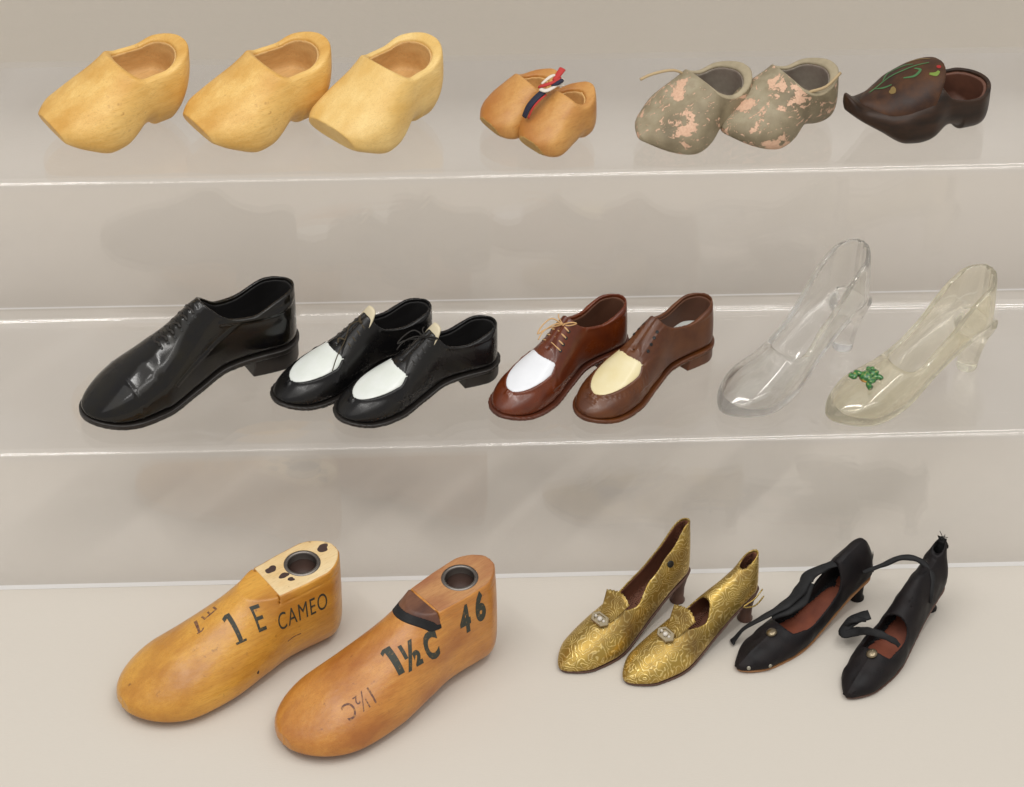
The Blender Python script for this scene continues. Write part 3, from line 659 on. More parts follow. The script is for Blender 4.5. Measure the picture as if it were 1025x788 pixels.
def bicolor(label, H, ang, L, up, sole, vm, lace, lining, insole, collar=2.65, throat=(3.15, 2.95), dip=2.25, tongue=False, style=0, group=None, hh=.62):
    k = L / 10
    root = empty('saddle_shoe', label, 'shoe', group, H, Z1, ang)
    x0, x1 = (5.85 if style != 1 else 6.0) * k, 9.0 * k
    def seam(X, Y, Z, B):
        xx = np.clip((X - x0) / (x1 - x0), 0, 1); w_ = (1.13 * k) * np.clip(.78 + xx * .9, 0, 1) * np.sqrt(np.clip(1 - np.clip((xx - .3) / .7, 0, 1) ** 2.2, 0, 1)) + .001
        pdist = np.maximum(np.abs(Y - B.yc(X)) - w_, X - x1 - .1)
        ring = .05 * np.exp(-((pdist - .07) / .06) ** 2) * (X > x0 + .2) * (Z > .7)
        fac = .045 / (1 + np.exp(np.clip((X - (6.5 * k) + .75 * np.clip(1 - np.abs(Y) / (1.0 * k), -2, 1)) * 35, -30, 30))) * (Z > .9)
        slit = -.06 * np.exp(-((Y - B.yc(X)) / .07) ** 2) * ((X > 3.4 * k) & (X < 6.0 * k))
        rim = .035 * np.exp(-((Z - (dip + .02 + .12 * (X - 2.2 * k) ** 2)) / .07) ** 2) * (X < 3.6 * k)
        brogue = 0
        if style == 2:
            brogue = .03 * np.sin(X * 30) * np.exp(-((pdist - .22) / .05) ** 2) * (X > x0) + .03 * np.exp(-((np.abs(np.abs(Y) - .5) - .16) / .04) ** 2) * ((X > 3.7 * k) & (X < 6.2 * k))
        crease = -.025 * np.exp(-((X - x0 + .15 - .5 * np.abs(Y)) / .09) ** 2) * (np.abs(Y) > .75 * k) - .02 * np.exp(-((X - x0 - .2 - .3 * np.abs(Y)) / .08) ** 2) * (np.abs(Y) > .9 * k)
        return ring + fac + slit + rim + brogue + crease
    body, B, o = shoe(root, L, dict(upper=up, sole=sole, lining=lining, **{'in': insole}), hh=hh, st=.17, collar=collar, dip=dip, throat=throat, bumps=(seam,), welt=.12, vamp=(x0, x1, 1.13 * k, vm), sole_bump=style != 2, h=.042, th=.1, lo=(.68, .50, .38))
    bv = bvh_of(body); rows = list(np.linspace(throat[0] + .28, x0 - .3, 4))
    pts = {}
    for i, x in enumerate(rows):
        for s in (-1, 1):
            y = s * (.40 + .05 * i) * k * 1.3 + float(B.yc(np.array(x))); p, n = surf_pt(bv, x, y, .0); pts[i, s] = (p, n)
            eyelet(root, p, n, .075)
    if lace:
        if style != 2:
            for i in range(4):
                a, b = pts[i, -1], pts[i, 1]; m_ = (a[0] + b[0]) / 2 + Vector((0, 0, .1))
                tube('lace', [a[0], a[0].lerp(m_, .5) + a[1] * .09, m_ + Vector((0, 0, .04)), b[0].lerp(m_, .5) + b[1] * .09, b[0]], .036, lace, root, 6)
            knot = (pts[0, -1][0] + pts[0, 1][0]) / 2 + Vector((0, 0, .17))
            if style == 0:
                a = pts[3, 1][0]
                tube('lace_end', [knot + Vector((.0, 0, 0)), knot + Vector((.5, .02, -.05)), a + Vector((.1, -.3, .22)), a + Vector((.75, .15, -.1)), a + Vector((1.2, .5, -.5))], .026, lace, root, 6)
                tube('lace_end', [a + Vector((.1, -.3, .22)), a + Vector((.3, -.5, .25)), a + Vector((.45, -.3, .2))], .04, lace, root, 6)
                tube('lace_knot', [knot + Vector((-.1, -.15, .1)), knot, knot + Vector((.05, .2, .05))], .07, lace, root, 8)
            else:
                tube('lace_bow', [knot, knot + Vector((.3, -.35, .28)), knot + Vector((.75, -.45, .1)), knot + Vector((1.15, -.35, -.12)), knot + Vector((.75, -.22, .02)), knot], .032, lace, root, 6)
                tube('lace_bow', [knot, knot + Vector((-.15, .35, .22)), knot + Vector((-.35, .5, .15)), knot + Vector((-.1, .3, .05)), knot], .03, lace, root, 6)
                tube('lace_end', [knot + Vector((0, 0, .03)), knot + Vector((-.05, -.3, .2)), knot + Vector((-.25, -.5, .15))], .028, lace, root, 6)
                tube('lace_end', [knot, knot + Vector((.4, -.1, .15)), knot + Vector((.95, -.2, .0)), knot + Vector((1.3, -.15, -.25))], .028, lace, root, 6)
    if tongue:
        V = []; F = []; xs = throat[0]
        for i in range(7):
            for j in range(9):
                u = (j - 4) / 4; t = i / 6; V.append((xs + .18 - .5 * t, float(B.yc(np.array(xs))) + u * .46 * (1 - .35 * t * t * abs(u)), throat[1] - .3 + .66 * t - .12 * u * u))
        for i in range(6):
            for j in range(8): a = i * 9 + j; F.append((a, a + 1, a + 10, a + 9))
        o_ = mesh_obj('tongue', V, F, M['cream_tongue'], root); md = o_.modifiers.new('t', 'SOLIDIFY'); md.thickness = .09 * S
    return root
bicolor('black shoe with a loose lace end hanging over its white toe panel', (-3.7, 6.75), -151, 7.7, M['black_leather_b'], M['black_sole'], M['white_plastic'], M['lace_olive'], M['black_in'], M['black_in'], tongue=True, style=0, group='black and white pair')
bicolor('black shoe with clear white toe panel, right of its pair, beside the brown shoes', (-.9, 5.4), -152, 7.75, M['black_leather_b'], M['black_sole'], M['white_plastic'], M['lace_black'], M['black_in'], M['black_in'], tongue=True, style=3, group='black and white pair')
bicolor('reddish brown lace-up shoe with bright white toe panel and tan tied lace', (4.75, 6.65), -139.5, 7.5, M['brown_leather'], M['brown_sole'], M['white_plastic_b'], M['lace_tan'], M['brown_in'], M['brown_in'], style=1, group='brown two-tone pair', collar=2.85, throat=(3.3, 3.15), dip=2.45)
bicolor('dull brown moulded shoe with cream toe panel, right of the laced brown one', (8.5, 6.6), -138.5, 7.8, M['brown_leather_b'], M['brown_leather_b'], M['cream_plastic'], None, M['brown_in'], M['white_plastic'], style=2, group='brown two-tone pair', collar=2.85, throat=(3.3, 3.1), dip=2.45)

# ------------------------------------------------------------------ pumps: glass, gold, black
def pump_fields(L, zs, zt, W, T, th, b, h, k=.2, nu=2.2, toe_r=1.0, heel_r=.7, toe_c=.3, yc=None, nd=3):
    B = Body(L, zs, zt, W, k=k, nu=nu, nd=nd, heel_r=heel_r, toe_r=toe_r, toe_c=toe_c, yc=yc)
    X, Y, Z = grid(b, h); d0 = B.field(X, Y, Z, h); return B, X, Y, Z, d0
def slipper(label, H, ang, L, m, hz, back, frog=False):
    root = empty('glass_slipper', label, 'slipper', 'see-through slippers', H, Z1, ang); k = L / 8; h = .05
    zs = P((0, hz), (1.2 * k, hz * .88), (3.2 * k, hz * .45), (5.0 * k, .06), (6.5 * k, 0), (L, .18))
    zt = P((0, back + 1.2), (1.5 * k, back + .9), (3.4 * k, 3.3), (4.6 * k, 2.2), (5.2 * k, 1.85), (6.6 * k, 1.4), (L, .75))
    W = P((0, 1.0), (.8, 1.15), (2.8 * k, 1.12), (4.6 * k, 1.3), (6.0 * k, 1.5), (7.2 * k, 1.35), (L, 1.05))
    T = P((0, back), (1.4 * k, back * .84), (3.0 * k, back * .52), (4.4 * k, 1.75), (5.0 * k, 1.95), (5.4 * k, 2.8), (6.5 * k, 5))
    b = ((-.3, L + .3), (-1.7, 1.7), (-.15, back + .3)); B, X, Y, Z, d0 = pump_fields(L, zs, zt, W, T, .2, b, h, toe_r=1.9 * k, heel_r=.95)
    d = smax(d0, Z - T(X), .12); sh = smax(d, -(smax(d0 + .27, zs(X) + .34 - Z, .1)), .1)
    hx = .75 - .1 * Z; r = .46 + .46 * np.clip(Z / hz, 0, 1) ** 2
    heel = np.maximum(np.maximum(np.sqrt((X - hx) ** 2 + (Y * 1.0) ** 2) - r, -Z), Z - hz - .1)
    D = smin(sh, heel, .18)
    build('slipper_body', D, [q[0] for q in b], h, m, root, 2)
    if frog:
        c = Vector((6.15 * k, .0, 1.72)); parts = []
        def ball(p, r, sq=(1, 1, .7)):
            prof = [(max(r * math.sin(math.pi * i / 8), .0001), r * sq[2] * -math.cos(math.pi * i / 8)) for i in range(9)]
            return lathe(None, prof, None, None, 14, Matrix.Translation(c + Vector(p)))
        V, F = join_vf([ball((0, 0, 0), .33), ball((-.3, .02, .08), .25), ball((-.38, .16, .2), .1), ball((-.38, -.14, .2), .1)])
        f = mesh_obj('frog_ornament', V, F, M['frog'], root)
        legs = [[(.1, .2, 0), (-.05, .42, .06), (.3, .45, .02), (.35, .72, 0)], [(.15, -.2, 0), (.3, -.42, .06), (.5, -.2, .02), (.55, -.45, 0)], [(-.15, .2, 0), (-.4, .34, .04), (-.42, .48, 0)], [(-.2, -.15, 0), (-.42, -.3, .02), (-.32, -.45, 0)]]
        for lg in legs: tube('frog_leg', [c + Vector(p) for p in lg], [.15, .12, .1, .14][:len(lg)], M['frog'], f, 8)
        tube('gilt_edge', [c + Vector((.3 * math.cos(a), .3 * math.sin(a), -.06)) for a in [i * .785 for i in range(8)]], .05, M['frog_gold'], f, 8, closed=True)
    return root
slipper('colourless clear glass slipper with small heel, left of the yellowed one', (15.15, 6.8), -141, 8.3, M['glass_clear'], 2.5, 5.5)
slipper('yellowed clear slipper with a green frog ornament on its toe', (20.5, 5.1), -151, 8.35, M['glass_yellow'], 2.4, 5.2, frog=True)

def gold_shoe(label, H, ang, L, back, style):
    root = empty('gold_pump', label, 'shoe', 'gold brocade pair', H, 0, ang); k = L / 7.5; h = .04; hz = 1.75
    zs = P((0, hz), (1.0 * k, hz * .9), (2.8 * k, hz * .45), (4.2 * k, .2), (5.5 * k, .1), (L, .16))
    if style == 0:
        zt = P((0, back + .5), (.6, back + .12), (1.4 * k, back * .84), (2.6 * k, 3.05), (3.9 * k, 2.35), (4.6 * k, 1.85), (6.2 * k, 1.2), (L, .5))
        T = P((0, back), (.5, back - .15), (1.4 * k, back * .76), (2.6 * k, 2.55), (3.7 * k, 1.85), (4.3 * k, 1.85), (4.8 * k, 2.8), (6, 5))
    else:
        zt = P((0, back + .5), (.5, back + .0), (1.0, back - .55), (2.6 * k, 2.62), (3.3 * k, 2.35), (4.1 * k, 2.15), (4.8 * k, 1.7), (6.2 * k, 1.1), (L, .45))
        T = P((0, back), (.5, back - .3), (.95, back - .52), (1.3, back - .5), (2.7 * k, 2.8), (3.0 * k, 2.2), (3.5 * k, 1.75), (4.3 * k, 1.75), (4.8 * k, 2.8), (6, 5))
    W = P((0, .45), (.8, .62), (2.0 * k, .70), (3.6 * k, .90), (5.0 * k, 1.15), (6.3 * k, 1.0), (L, .6))
    b = ((-.3, L + .3), (-1.4, 1.4), (-.1, back + .3)); B, X, Y, Z, d0 = pump_fields(L, zs, zt, W, T, .08, b, h, toe_r=1.1, heel_r=.5, nu=1.9)
    o = [q[0] for q in b]
    ty = (.42 if style == 0 else .15) * np.exp(-((X - 2.4) / 1.3) ** 2); d = np.maximum(d0, Z - T(X) - ty * Y - .04 * np.sin(X * 5)); up = smax(np.maximum(d, zs(X) - Z), -(d0 + .075), .02)
    body = build('upper', up, o, h, M['gold'], root)
    build('lining', np.maximum(np.maximum(np.maximum(d0 + .065, -(d0 + .115)), Z - T(X) - ty * Y + .1), zs(X) + .03 - Z), o, h, M['gold_in'], root)
    build('insole', np.maximum(np.maximum(d0 + .07, Z - zs(X) - .13), zs(X) - Z), o, h, M['gold_in'], root)
    build('sole', np.maximum(np.maximum(B.plan(X, Y, -.03), Z - zs(X) - .02), zs(X) - .1 - Z), o, h, M['heel_brown'], root)
    lathe('heel', [(.34, 0), (.34, .08), (.27, .2), (.26, .8), (.34, 1.3), (.44, hz - .02)], M['heel_brown'], root, 28, Matrix.Translation((.42, 0, 0)) @ Matrix.Rotation(-.06, 4, 'Y'))
    bv = bvh_of(body)
    # fan-shaped tongue standing over the throat
    xb = 5.05 * k; zb_ = surf_pt(bv, xb, 0, .03)[0].z; V, F = [], []
    for i in range(9):
        t = i / 8
        for j in range(17):
            u = (j - 8) / 8; w = .3 + .4 * t; ln = (1.4 - .16 * u * u + .03 * math.cos(j * math.pi)) * t
            V.append((xb - .02 - ln * .62, u * w + .06, zb_ - .02 + ln * .72 + .05 * math.sin(3 * u) * t - .12 * u * u))
    for i in range(8):
        for j in range(16): a = i * 17 + j; F.append((a, a + 1, a + 18, a + 17))
    tg = mesh_obj('tongue', V, F, M['gold'], root); md = tg.modifiers.new('t', 'SOLIDIFY'); md.thickness = .05 * S
    # six-sided buckle with stones
    p, n = surf_pt(bv, xb + .12, .0, .07); n = (n + Vector((.1, 0, .4))).normalized(); Fm = frame(p, n, (0, 1, 0))
    V, F = [], []; hexo = [(.5, 0), (.28, .27), (-.28, .27), (-.5, 0), (-.28, -.27), (.28, -.27)]
    for s_, z in ((1, 0), (1, .09), (.9, .12), (.66, .12), (.62, .05)):
        for x, y in hexo: V.append(Fm @ Vector((x * s_, y * s_, z)))
    for i in range(4):
        for q in range(6): F.append((i * 6 + q, i * 6 + (q + 1) % 6, i * 6 + 6 + (q + 1) % 6, i * 6 + 6 + q))
    F.append(tuple(range(24, 30))); F.append(tuple(range(6))[::-1])
    bk = mesh_obj('buckle', V, F, M['buckle'], root, smooth=False)
    for x, y, r in ((0, 0, .12), (-.24, 0, .07), (.24, 0, .07)):
        lathe('stone', [(r, .04), (r, .12), (r * .55, .17), (.001, .18)], M['stone'], bk, 8, Fm @ Matrix.Translation((x, y, 0)))
    if style == 0:
        loc, nn, i, dd = bv.ray_cast(Vector((1.5, 3, 3.05)), Vector((0, -1, 0)), 6)
        if loc: lathe('button_hole', [(.16, -.03), (.16, .03), (.12, .045), (.001, .03)], M['dot'], root, 20, frame(loc, nn))
    else:
        tube('elastic_loop', [(.1, .6, 1.95), (.7, .78, 1.85), (1.3, .76, 1.7), (.7, .84, 1.5), (.0, .62, 1.5)], .035, M['gold'], root, 8)
    return root
gold_shoe('gold brocade heeled shoe with a round black button in its high back', (7.15, -1.4), -141, 7.35, 4.5, 0)
gold_shoe('gold brocade heeled shoe with lower back, right of the gold pair beside the black one', (10.0, -2.7), -145, 7.2, 3.75, 1)

def ribbon_piece(name, pts, w, root, m=None, flat=.28):
    """crumpled cloth band: uneven width and folds"""
    rnd = random.Random(len(pts) * 7 + int(pts[0][0] * 100)); ww = w if isinstance(w, list) else [w] * len(pts)
    V, F = tube(None, pts, ww, None, None, 14, flat=flat, sub=9); n = len(V) // 14
    for i in range(n):
        ph = i * .9; c = sum((V[i * 14 + k] for k in range(14)), Vector()) / 14
        for k in range(14):
            q = 1 + .12 * math.sin(ph * .35 + k * 2.7) + .07 * math.sin(ph * .8 + k) + rnd.uniform(-.02, .02)
            V[i * 14 + k] = c + (V[i * 14 + k] - c) * q
    return mesh_obj(name, V, F, m or M['ribbon_black'], root)
def black_shoe(label, H, ang, L, back, style):
    root = empty('black_pump', label, 'shoe', 'black strap pair', H, 0, ang); k = L / 7.8; h = .042; hz = 1.5
    zs = P((0, hz), (1.0 * k, hz * .9), (2.8 * k, hz * .42), (4.2 * k, .16), (5.5 * k, .08), (L, .16))
    zt = P((0, back - 1.3), (.25, back - .4), (.6 * k, back + .05), (1.4 * k, back - .1), (2.1 * k, 3.0), (2.6 * k, 2.4), (3.6 * k, 1.75), (5.0 * k, 1.3), (6.3 * k, 1.0), (L, .55))
    if style: zt = P((0, back + .3), (.5, back - .15), (.9, back - .65), (2.2 * k, 3.0), (3.5 * k, 2.1), (4.2 * k, 1.75), (5.4 * k, 1.4), (6.3 * k, 1.05), (L, .6))
    if style == 0: T = P((0, back + .4), (1.2, back + .4), (2.0 * k, 3.3), (2.35 * k, 2.1), (2.8 * k, 1.6), (3.2 * k, 1.3), (5.0 * k, 1.0), (5.5 * k, 1.6), (6, 4))
    else: T = P((0, back), (.5, back - .35), (.9, back - .5), (2.2 * k, 3.2), (3.6 * k, 2.3), (3.9 * k, 1.5), (4.4 * k, 1.2), (5.4 * k, 1.05), (5.8 * k, 1.6), (6.2, 4))
    W = P((0, .5), (.8, .68), (2.0 * k, .7), (3.6 * k, .85), (5.0 * k, 1.02), (6.4 * k, .9), (L, .55))
    b = ((-.3, L + .3), (-1.4, 1.4), (-.1, back + .3)); B, X, Y, Z, d0 = pump_fields(L, zs, zt, W, T, .08, b, h, toe_r=1.2, heel_r=.5, nu=P((0, 2.0), (2.4, 1.9), (4, 2.05), (8, 2.05)))
    o = [q[0] for q in b]
    ridge = .035 * np.exp(-(Y / .045) ** 2) * (X > 5.5 * k) + (.03 * np.exp(-((Y - .55 + .12 * Z) / .04) ** 2) * (X < 2 * k))
    d0 = d0 + .022 * np.sin(3.1 * X + 2.3 * Z + 1.5 * Y) * np.sin(4.7 * Z - 2.2 * X + 2 * Y) + .010 * np.sin(9 * X + 4 * Y) * np.sin(7 * Z + 3 * Y); d = np.maximum(d0 - ridge, Z - T(X) - .05 * np.sin(X * 4 + 1)); up = smax(np.maximum(d, zs(X) - Z), -(d0 + .075), .02)
    body = build('upper', up, o, h, M['cloth_black'], root)
    build('lining', np.maximum(np.maximum(np.maximum(d0 + .065, -(d0 + .115)), Z - T(X) + .12), zs(X) + .03 - Z), o, h, M['ribbon_black'], root)
    build('insole', np.maximum(np.maximum(d0 + .07, Z - zs(X) - .16), zs(X) - Z), o, h, M['red_insole'], root)
    build('sole', np.maximum(np.maximum(B.plan(X, Y, -.03), Z - zs(X) - .02), zs(X) - .08 - Z), o, h, M['tan_edge'] if style == 0 else M['heel_brown'], root)
    lathe('heel', [(.33, 0), (.33, .07), (.25, .2), (.27, .7), (.36, 1.1), (.46, hz - .02)], M['cloth_black'], root, 28, Matrix.Translation((.5, 0, 0)))
    bv = bvh_of(body)
    p, n = surf_pt(bv, 5.85 * k, 0, -.02); lathe('button', [(.24, 0), (.24, .05), (.19, .1), (.1, .13), (.001, .14)], M['brass'], root, 24, frame(p, n))
    if style == 0:
        for x in (6.7, 7.5):
            loc, nn, i, dd = bv.ray_cast(Vector((x * k, 3, .34)), Vector((0, -1, 0)), 6)
            if loc: lathe('nail', [(.09, -.02), (.09, .01), (.05, .035), (.001, .04)], M['nail'], root, 12, frame(loc, nn))
    return root, bv
bk1, bv1 = black_shoe('black heeled shoe with long loose ribbon and metal nails round its toe', (15.1, -1.5), -142, 7.8, 3.45, 0)
ribbon_piece('ankle_ribbon', [(1.7, .1, 2.75), (2.1, -.1, 2.85), (2.72, -.3, 2.75), (3.2, -.55, 2.4), (3.8, -.45, 2.0), (4.6, -.5, 1.65), (5.6, -.75, 1.35), (6.3, -1.15, .85), (6.6, -1.35, .3), (6.75, -1.4, .1)], [.1, .2, .2, .34, .3, .24, .15, .11, .15, .22], bk1, flat=.35)
ribbon_piece('ankle_ribbon', [(3.3, -.3, 2.3), (3.9, -.1, 1.75), (4.6, -.25, 1.5), (5.3, -.55, 1.3)], [.14, .2, .2, .1], bk1, flat=.4)
bk2, bv2 = black_shoe('narrow black shoe with a knotted strap across it, right end of front row', (18.1, -2.2), -128.5, 7.6, 3.75, 1)

ribbon_piece('ankle_ribbon', [(2.9, -2.2, 2.65), (2.12, -1.63, 2.85), (1.47, -1.13, 3.05), (1.2, -.4, 3.05), (1.45, .3, 2.8), (1.9, .62, 2.2), (2.0, .7, 1.8)], [.09, .12, .14, .14, .14, .11, .06], bk2, flat=.7)
ribbon_piece('strap', [(3.65, -1.3, 1.25), (4.2, -1.78, 1.05), (4.75, -1.85, .75), (4.65, -1.3, 1.0), (4.85, -.75, 1.5), (4.95, -.1, 1.75), (4.8, .5, 1.6), (4.7, .75, 1.35)], [.26, .3, .26, .2, .18, .15, .13, .08], bk2, flat=.32)
ribbon_piece('strap_knot', [(4.0, -1.3, 1.2), (4.3, -1.6, 1.3), (4.4, -1.95, 1.0), (4.1, -2.05, .7)], [.12, .2, .2, .26], bk2, flat=.5)
for a in range(9):
    r = random.uniform; ribbon_piece('frayed_thread', [(.25, r(-.15, .15), 3.65), (.2 + r(-.15, .15), r(-.2, .2), 3.8), (.15 + r(-.3, .25), r(-.3, .3), 3.95 + r(-.1, .12))], .014, bk2, flat=1)

# ------------------------------------------------------------------ wooden shoe lasts
def last(label, H, ang, L, m, plate, style):
    root = empty('shoe_last', label, 'shoe last', 'wooden lasts', H, 0, ang); k = L / 10; h = .05
    zb = P((0, .12), (1, .02), (3, .08), (4.5, .1), (6.5, 0), (8.5, .05), (L, .42))
    zt = P((0, 5.6), (2, 5.7), (3.3 * k, 5.1), (4.0 * k, 4.3), (5.0 * k, 3.6), (6.5 * k, 2.85), (8.0 * k, 2.25), (9.2 * k, 1.7), (L, 1.3))
    W = P((0, 1.15), (1.2, 1.42), (3, 1.45), (4.6, 1.74), (6.6, 2.1), (8.2, 2.2), (L, 2.2))
    yc = lambda x: .16 * np.sin(np.clip(x / L, 0, 1) * 3.1)
    B = Body(L, zb, zt, W, yc=yc, k=.26, nu=P((0, 2.3), (3, 2.0), (6, 2.0), (L, 2.1)), nd=2.6, heel_r=1.25, toe_r=2.7, toe_c=.5)
    top = lambda x: 4.15 - .05 * x + (.0 if style == 0 else .35)
    b = ((-.3, L + .3), (-2.5, 2.6), (-.2, 5.2)); X, Y, Z = grid(b, h); o = [q[0] for q in b]
    d0 = B.field(X, Y, Z, h)
    hx = 1.75; hole = np.maximum(np.sqrt((X - hx) ** 2 + (Y - yc(hx)) ** 2) - .62, 2.2 - Z)
    body = smax(d0, Z - top(X), .06)
    fp = 3.35 * k                                     # front edge of the top plate
    g = np.minimum(np.abs(Z - (top(X) - .34)) + 0 * Y, 9); groove = np.maximum(g - .02, np.maximum(X - fp, -(d0 + .05)))
    body = np.maximum(np.maximum(body, -hole), -np.maximum(np.maximum(d0 - .1, -(d0 + .03)), np.maximum(np.abs(Z - top(X) + .36) - .022, X - fp)))
    slot = np.maximum(np.abs(X - fp - .12 * (top(X) - Z)) - .025, np.maximum(top(X) - .36 - Z, -d0 - .05 + 0 * Z - .2)); body = np.maximum(body, -slot)
    bo = build('last_body', body, o, h, m, root)
    pl = np.maximum(np.maximum(d0 + (.03 if style else .05), X - fp + .04), np.maximum(Z - top(X) - .035, top(X) - .12 - Z)); pl = np.maximum(pl, -(np.sqrt((X - hx) ** 2 + (Y - yc(hx)) ** 2) - .62))
    po = build('top_plate', pl, o, h, plate, root)
    zt_ = float(top(hx)); c = Matrix.Translation((hx, float(yc(hx)), zt_ + .02)) @ Matrix.Rotation(.07, 4, 'Y')
    lathe('metal_ring', [(.59, -.9), (.60, .0), (.64, .06), (.70, .07), (.78, .03), (.81, -.05), (.72, -.1), (.61, -.9)], M['steel'], root, 48, c)
    lathe('bore', [(.001, -1.6), (.585, -1.6), (.588, -.3)], M['bore_brown'], root, 40, c)
    bv = bvh_of(bo); bp = bvh_of(po)
    return root, bo, bv, bp, B, top
def one_glyph(size, sx, bold):
    """a figure one with flag and, when thin, a foot"""
    h = .36 * size; w = size * (.048 + bold * .75); V, F = [], []
    def quad(a, b, c, d, nu, nv):
        b0 = len(V)
        for i in range(nu + 1):
            for j in range(nv + 1):
                u, v = i / nu, j / nv; V.append(tuple((a[q] * (1 - u) + b[q] * u) * (1 - v) + (d[q] * (1 - u) + c[q] * u) * v for q in (0, 1)))
        for i in range(nu):
            for j in range(nv): k = b0 + i * (nv + 1) + j; F.append((k, k + nv + 1, k + nv + 2, k + 1))
    quad((-w, -h), (w, -h), (w, h), (-w, h), 3, 20)
    fl = w + size * .085; quad((-fl, h * .58), (-w, h * .74), (-w, h), (-fl, h * .84), 5, 3)
    if bold < .04: quad((-w * 2.6, -h), (-w, -h), (-w, -h * .86), (-w * 2.6, -h * .86), 4, 2); quad((w, -h), (w * 2.6, -h), (w * 2.6, -h * .86), (w, -h * .86), 4, 2)
    return V, F
def side_text(root, bv, s, size, pt, rot, m, bold=.02, sx=.7, shear=0, name='lettering', n=(0, 1, .35), sp=1.0):
    V, F = one_glyph(size, sx, bold) if s == '1' else text_faces(s, size, bold, shear, sx, sp=sp); ca, sa = math.cos(rot), math.sin(rot)
    n = Vector(n).normalized(); a = Vector((-1, 0, 0)); a = (a - n * a.dot(n)).normalized(); b = n.cross(a)
    V = [(u * ca - v * sa, u * sa + v * ca) for u, v in V]
    return drape(name, V, F, bv, pt, a, b, n, m, root, off=.01, thick=.03)
l1, lb1, lv1, lp1, LB1, top1 = last('honey wooden shoe last stamped CAMEO, with a pale cream top plate', (-7.95, -2.3), -148, 10.6, M['last_wood'], M['plate_wood'], 0)
l2, lb2, lv2, lp2, LB2, top2 = last('redder wooden shoe last stamped 46, with a dark wedge in front of its metal ring', (-1.45, -3.7), -143, 11.0, M['last_wood_b'], M['plate_wood_b'], 1)

ink, faint = M['black_ink'], M['faint_ink']
UP, SIDE = (0, .62, .78), (0, 1, .25)
side_text(l1, lv1, '1', 1.9, (5.62, .98, 3.1), 0, ink, .0, .62, n=UP)
side_text(l1, lv1, 'E', 1.65, (4.62, 1.16, 3.2), 0, ink, .004, .56, n=(0, .85, .55))
side_text(l1, lv1, 'CAMEO', 1.2, (2.62, 1.42, 2.82), 0, ink, -.002, .56, n=SIDE, sp=1.14)
def mark(root, bv, name, o_, pts, w, m, n, off=.004):
    n = Vector(n).normalized(); a = Vector((-1, 0, 0)); a = (a - n * a.dot(n)).normalized(); b = n.cross(a)
    return drape(name, *strip2(pts, w), bv, o_, a, b, n, m, root, off=off, thick=.02)
mark(l1, lv1, 'pencil_dash', (3.15, 0, 1.2), [(-.35, -.04), (0, .03), (.35, .02)], .045, faint, (0, 1, .35))
mark(l1, lv1, 'stamped_mark', (6.75, -.45, 0), [(-.1, -.35), (.0, .0), (.12, .4)], [.1, .12, .14], faint, (0, .1, 1))
mark(l1, lv1, 'stamped_mark', (6.75, -.45, 0), [(-.2, -.3), (.0, -.34), (.14, -.26)], [.05, .07, .05], faint, (0, .1, 1))
V, F = text_faces('E', 1.0, .0, 0, .8); drape('faint_stamp', [(-y, x) for x, y in V], F, lv1, (5.7, -.35, 0), (-1, 0, 0), (0, -1, 0), (.1, 0, 1), faint, l1, off=.004, thick=.02)
stain = mat('dark_stain', (.05, .025, .02), .6)
for c_, r_, sd in (((3.0, -.38), .2, 1), ((.55, -.2), .22, 2), ((2.75, .25), .17, 3), ((2.62, .62), .12, 5)):
    drape('stain', *disc2(r_, (0, 0), rx=r_ * 1.2, wob=.16, seed=sd), lp1, (c_[0], c_[1], 1.5), (-1, 0, 0), (0, -1, 0), (0, 0, 1), stain, l1, off=.004, thick=.01)
drape('nail_hole', *disc2(.07, wob=.2), lv1, (5.2, 0, .45), (-1, 0, 0), (0, 0, 1), (0, 1, .35), stain, l1)
side_text(l2, lv2, '1', 1.75, (6.02, 1.08, 3.0), 0, ink, .05, .6, n=UP)
side_text(l2, lv2, '\u00bd', 1.45, (5.3, 1.3, 2.98), 0, ink, .04, .72, n=UP)
side_text(l2, lv2, 'C', 1.6, (4.38, 1.37, 3.0), 0, ink, .045, .6, n=(0, .85, .55))
side_text(l2, lv2, '4', 1.75, (2.5, 1.34, 3.35), 0, ink, .05, .58, n=SIDE)
side_text(l2, lv2, '6', 1.8, (1.66, 1.32, 3.55), 0, ink, .05, .58, n=SIDE)
side_text(l2, lv2, '1\u00bdC', 1.0, (8.1, 1.4, 2.1), math.pi, faint, .0, .75, n=(0, .3, 1))
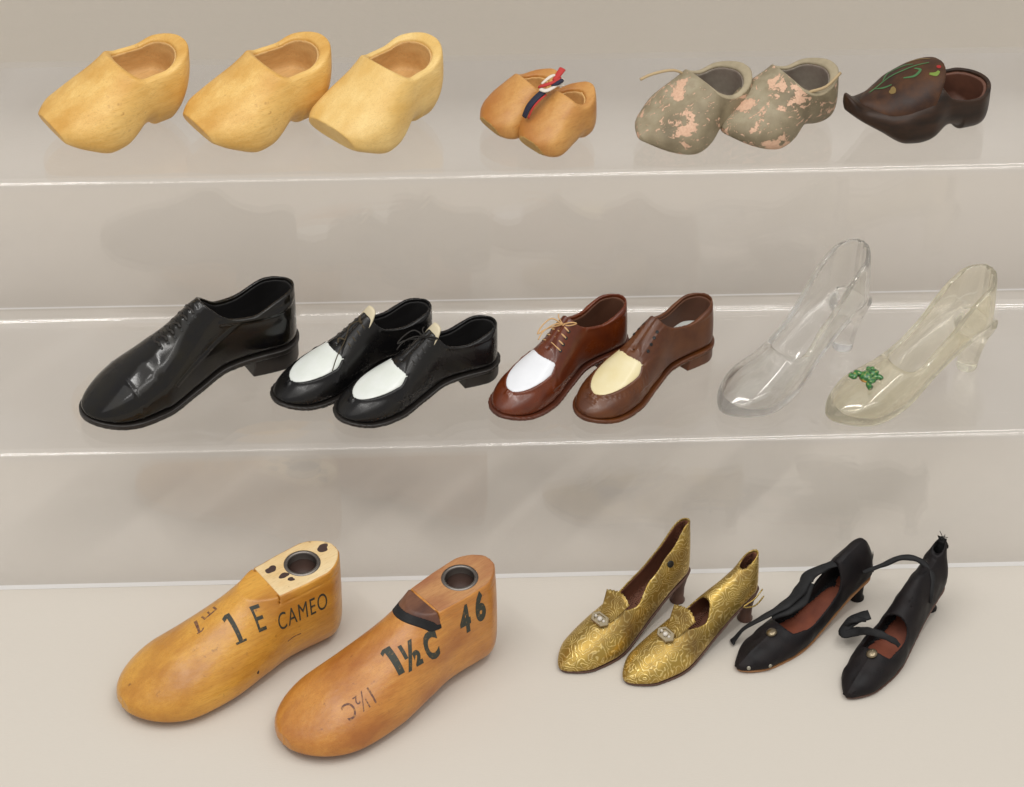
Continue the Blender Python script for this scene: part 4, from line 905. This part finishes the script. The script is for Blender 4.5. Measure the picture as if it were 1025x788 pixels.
def last_wedge():
    """dark inset wedge in front of the ring plate, its front edge wrapped in black leather"""
    h = .035; b = ((2.8, 6.0), (-1.9, 1.9), (2.4, 4.8)); X, Y, Z = grid(b, h); d0 = LB2.field(X, Y, Z, h); d = smax(d0, Z - top2(X), .06)
    fp = 3.35 * 1.1; crust = np.maximum(d - .025, -(d + .09)); front = X - fp - 1.25 + .45 * Y * Y; o = [q[0] for q in b]
    low = top2(X) - .62 - Z - .1 * X * 0
    build('wedge', np.maximum(np.maximum(crust, np.maximum(fp + .03 - X, front + .32)), low + .16), o, h, M['wedge_wood'], l2)
    build('leather_edge', np.maximum(np.maximum(crust - .01, np.maximum(fp + .03 - X, front)), np.maximum(-np.maximum(front + .34, low + .18), low)), o, h, M['ribbon_black'], l2)
last_wedge()

# ------------------------------------------------------------------ ribbon tying the little clogs
def ribbon():
    ox_, oy_ = 1.6, 12.3
    r = empty('ribbon_bow', 'red, white and navy ribbon tying the two small honey clogs together', 'ribbon', None, (ox_, oy_), Z2)
    q = lambda *pts: [(x - ox_, y - oy_, z - Z2) for x, y, z in pts]
    tube('navy_band', q((.55, 11.3, 16.75), (.75, 11.42, 17.2), (1.05, 11.6, 17.5), (1.4, 11.85, 17.68), (1.6, 12.05, 17.6)), [.15, .17, .17, .17, .12], M['navy'], r, 12, flat=.4)
    tube('red_edge', q((.72, 11.2, 16.75), (.92, 11.32, 17.2), (1.2, 11.48, 17.48), (1.52, 11.72, 17.62)), [.05, .06, .06, .05], M['red'], r, 8, flat=.6)
    tube('white_loop', q((1.3, 11.95, 17.75), (1.5, 11.75, 17.8), (1.75, 11.85, 17.85), (2.0, 12.1, 17.85), (2.3, 12.3, 17.7)), [.12, .14, .12, .12, .1], M['white'], r, 10, flat=.5)
    tube('red_loop', q((1.25, 12.2, 17.72), (1.5, 12.05, 17.9), (1.8, 12.1, 17.98), (2.05, 12.35, 17.95), (2.15, 12.7, 17.85)), [.12, .15, .13, .13, .1], M['red'], r, 10, flat=.5)
    tube('navy_loop', q((1.75, 12.0, 17.9), (2.0, 12.05, 17.98), (2.2, 12.3, 17.95), (2.1, 12.5, 17.9)), [.08, .13, .13, .08], M['navy'], r, 10, flat=.6)
    tube('red_end', q((1.9, 12.4, 17.9), (2.1, 12.7, 18.0), (2.3, 12.95, 18.15)), [.1, .15, .17], M['red'], r, 10, flat=.5)
    tube('white_loop', q((1.35, 12.3, 17.8), (1.7, 12.5, 18.0), (2.0, 12.75, 17.95), (2.35, 12.75, 17.7)), [.06, .09, .09, .07], M['white'], r, 10, flat=.5)
ribbon()
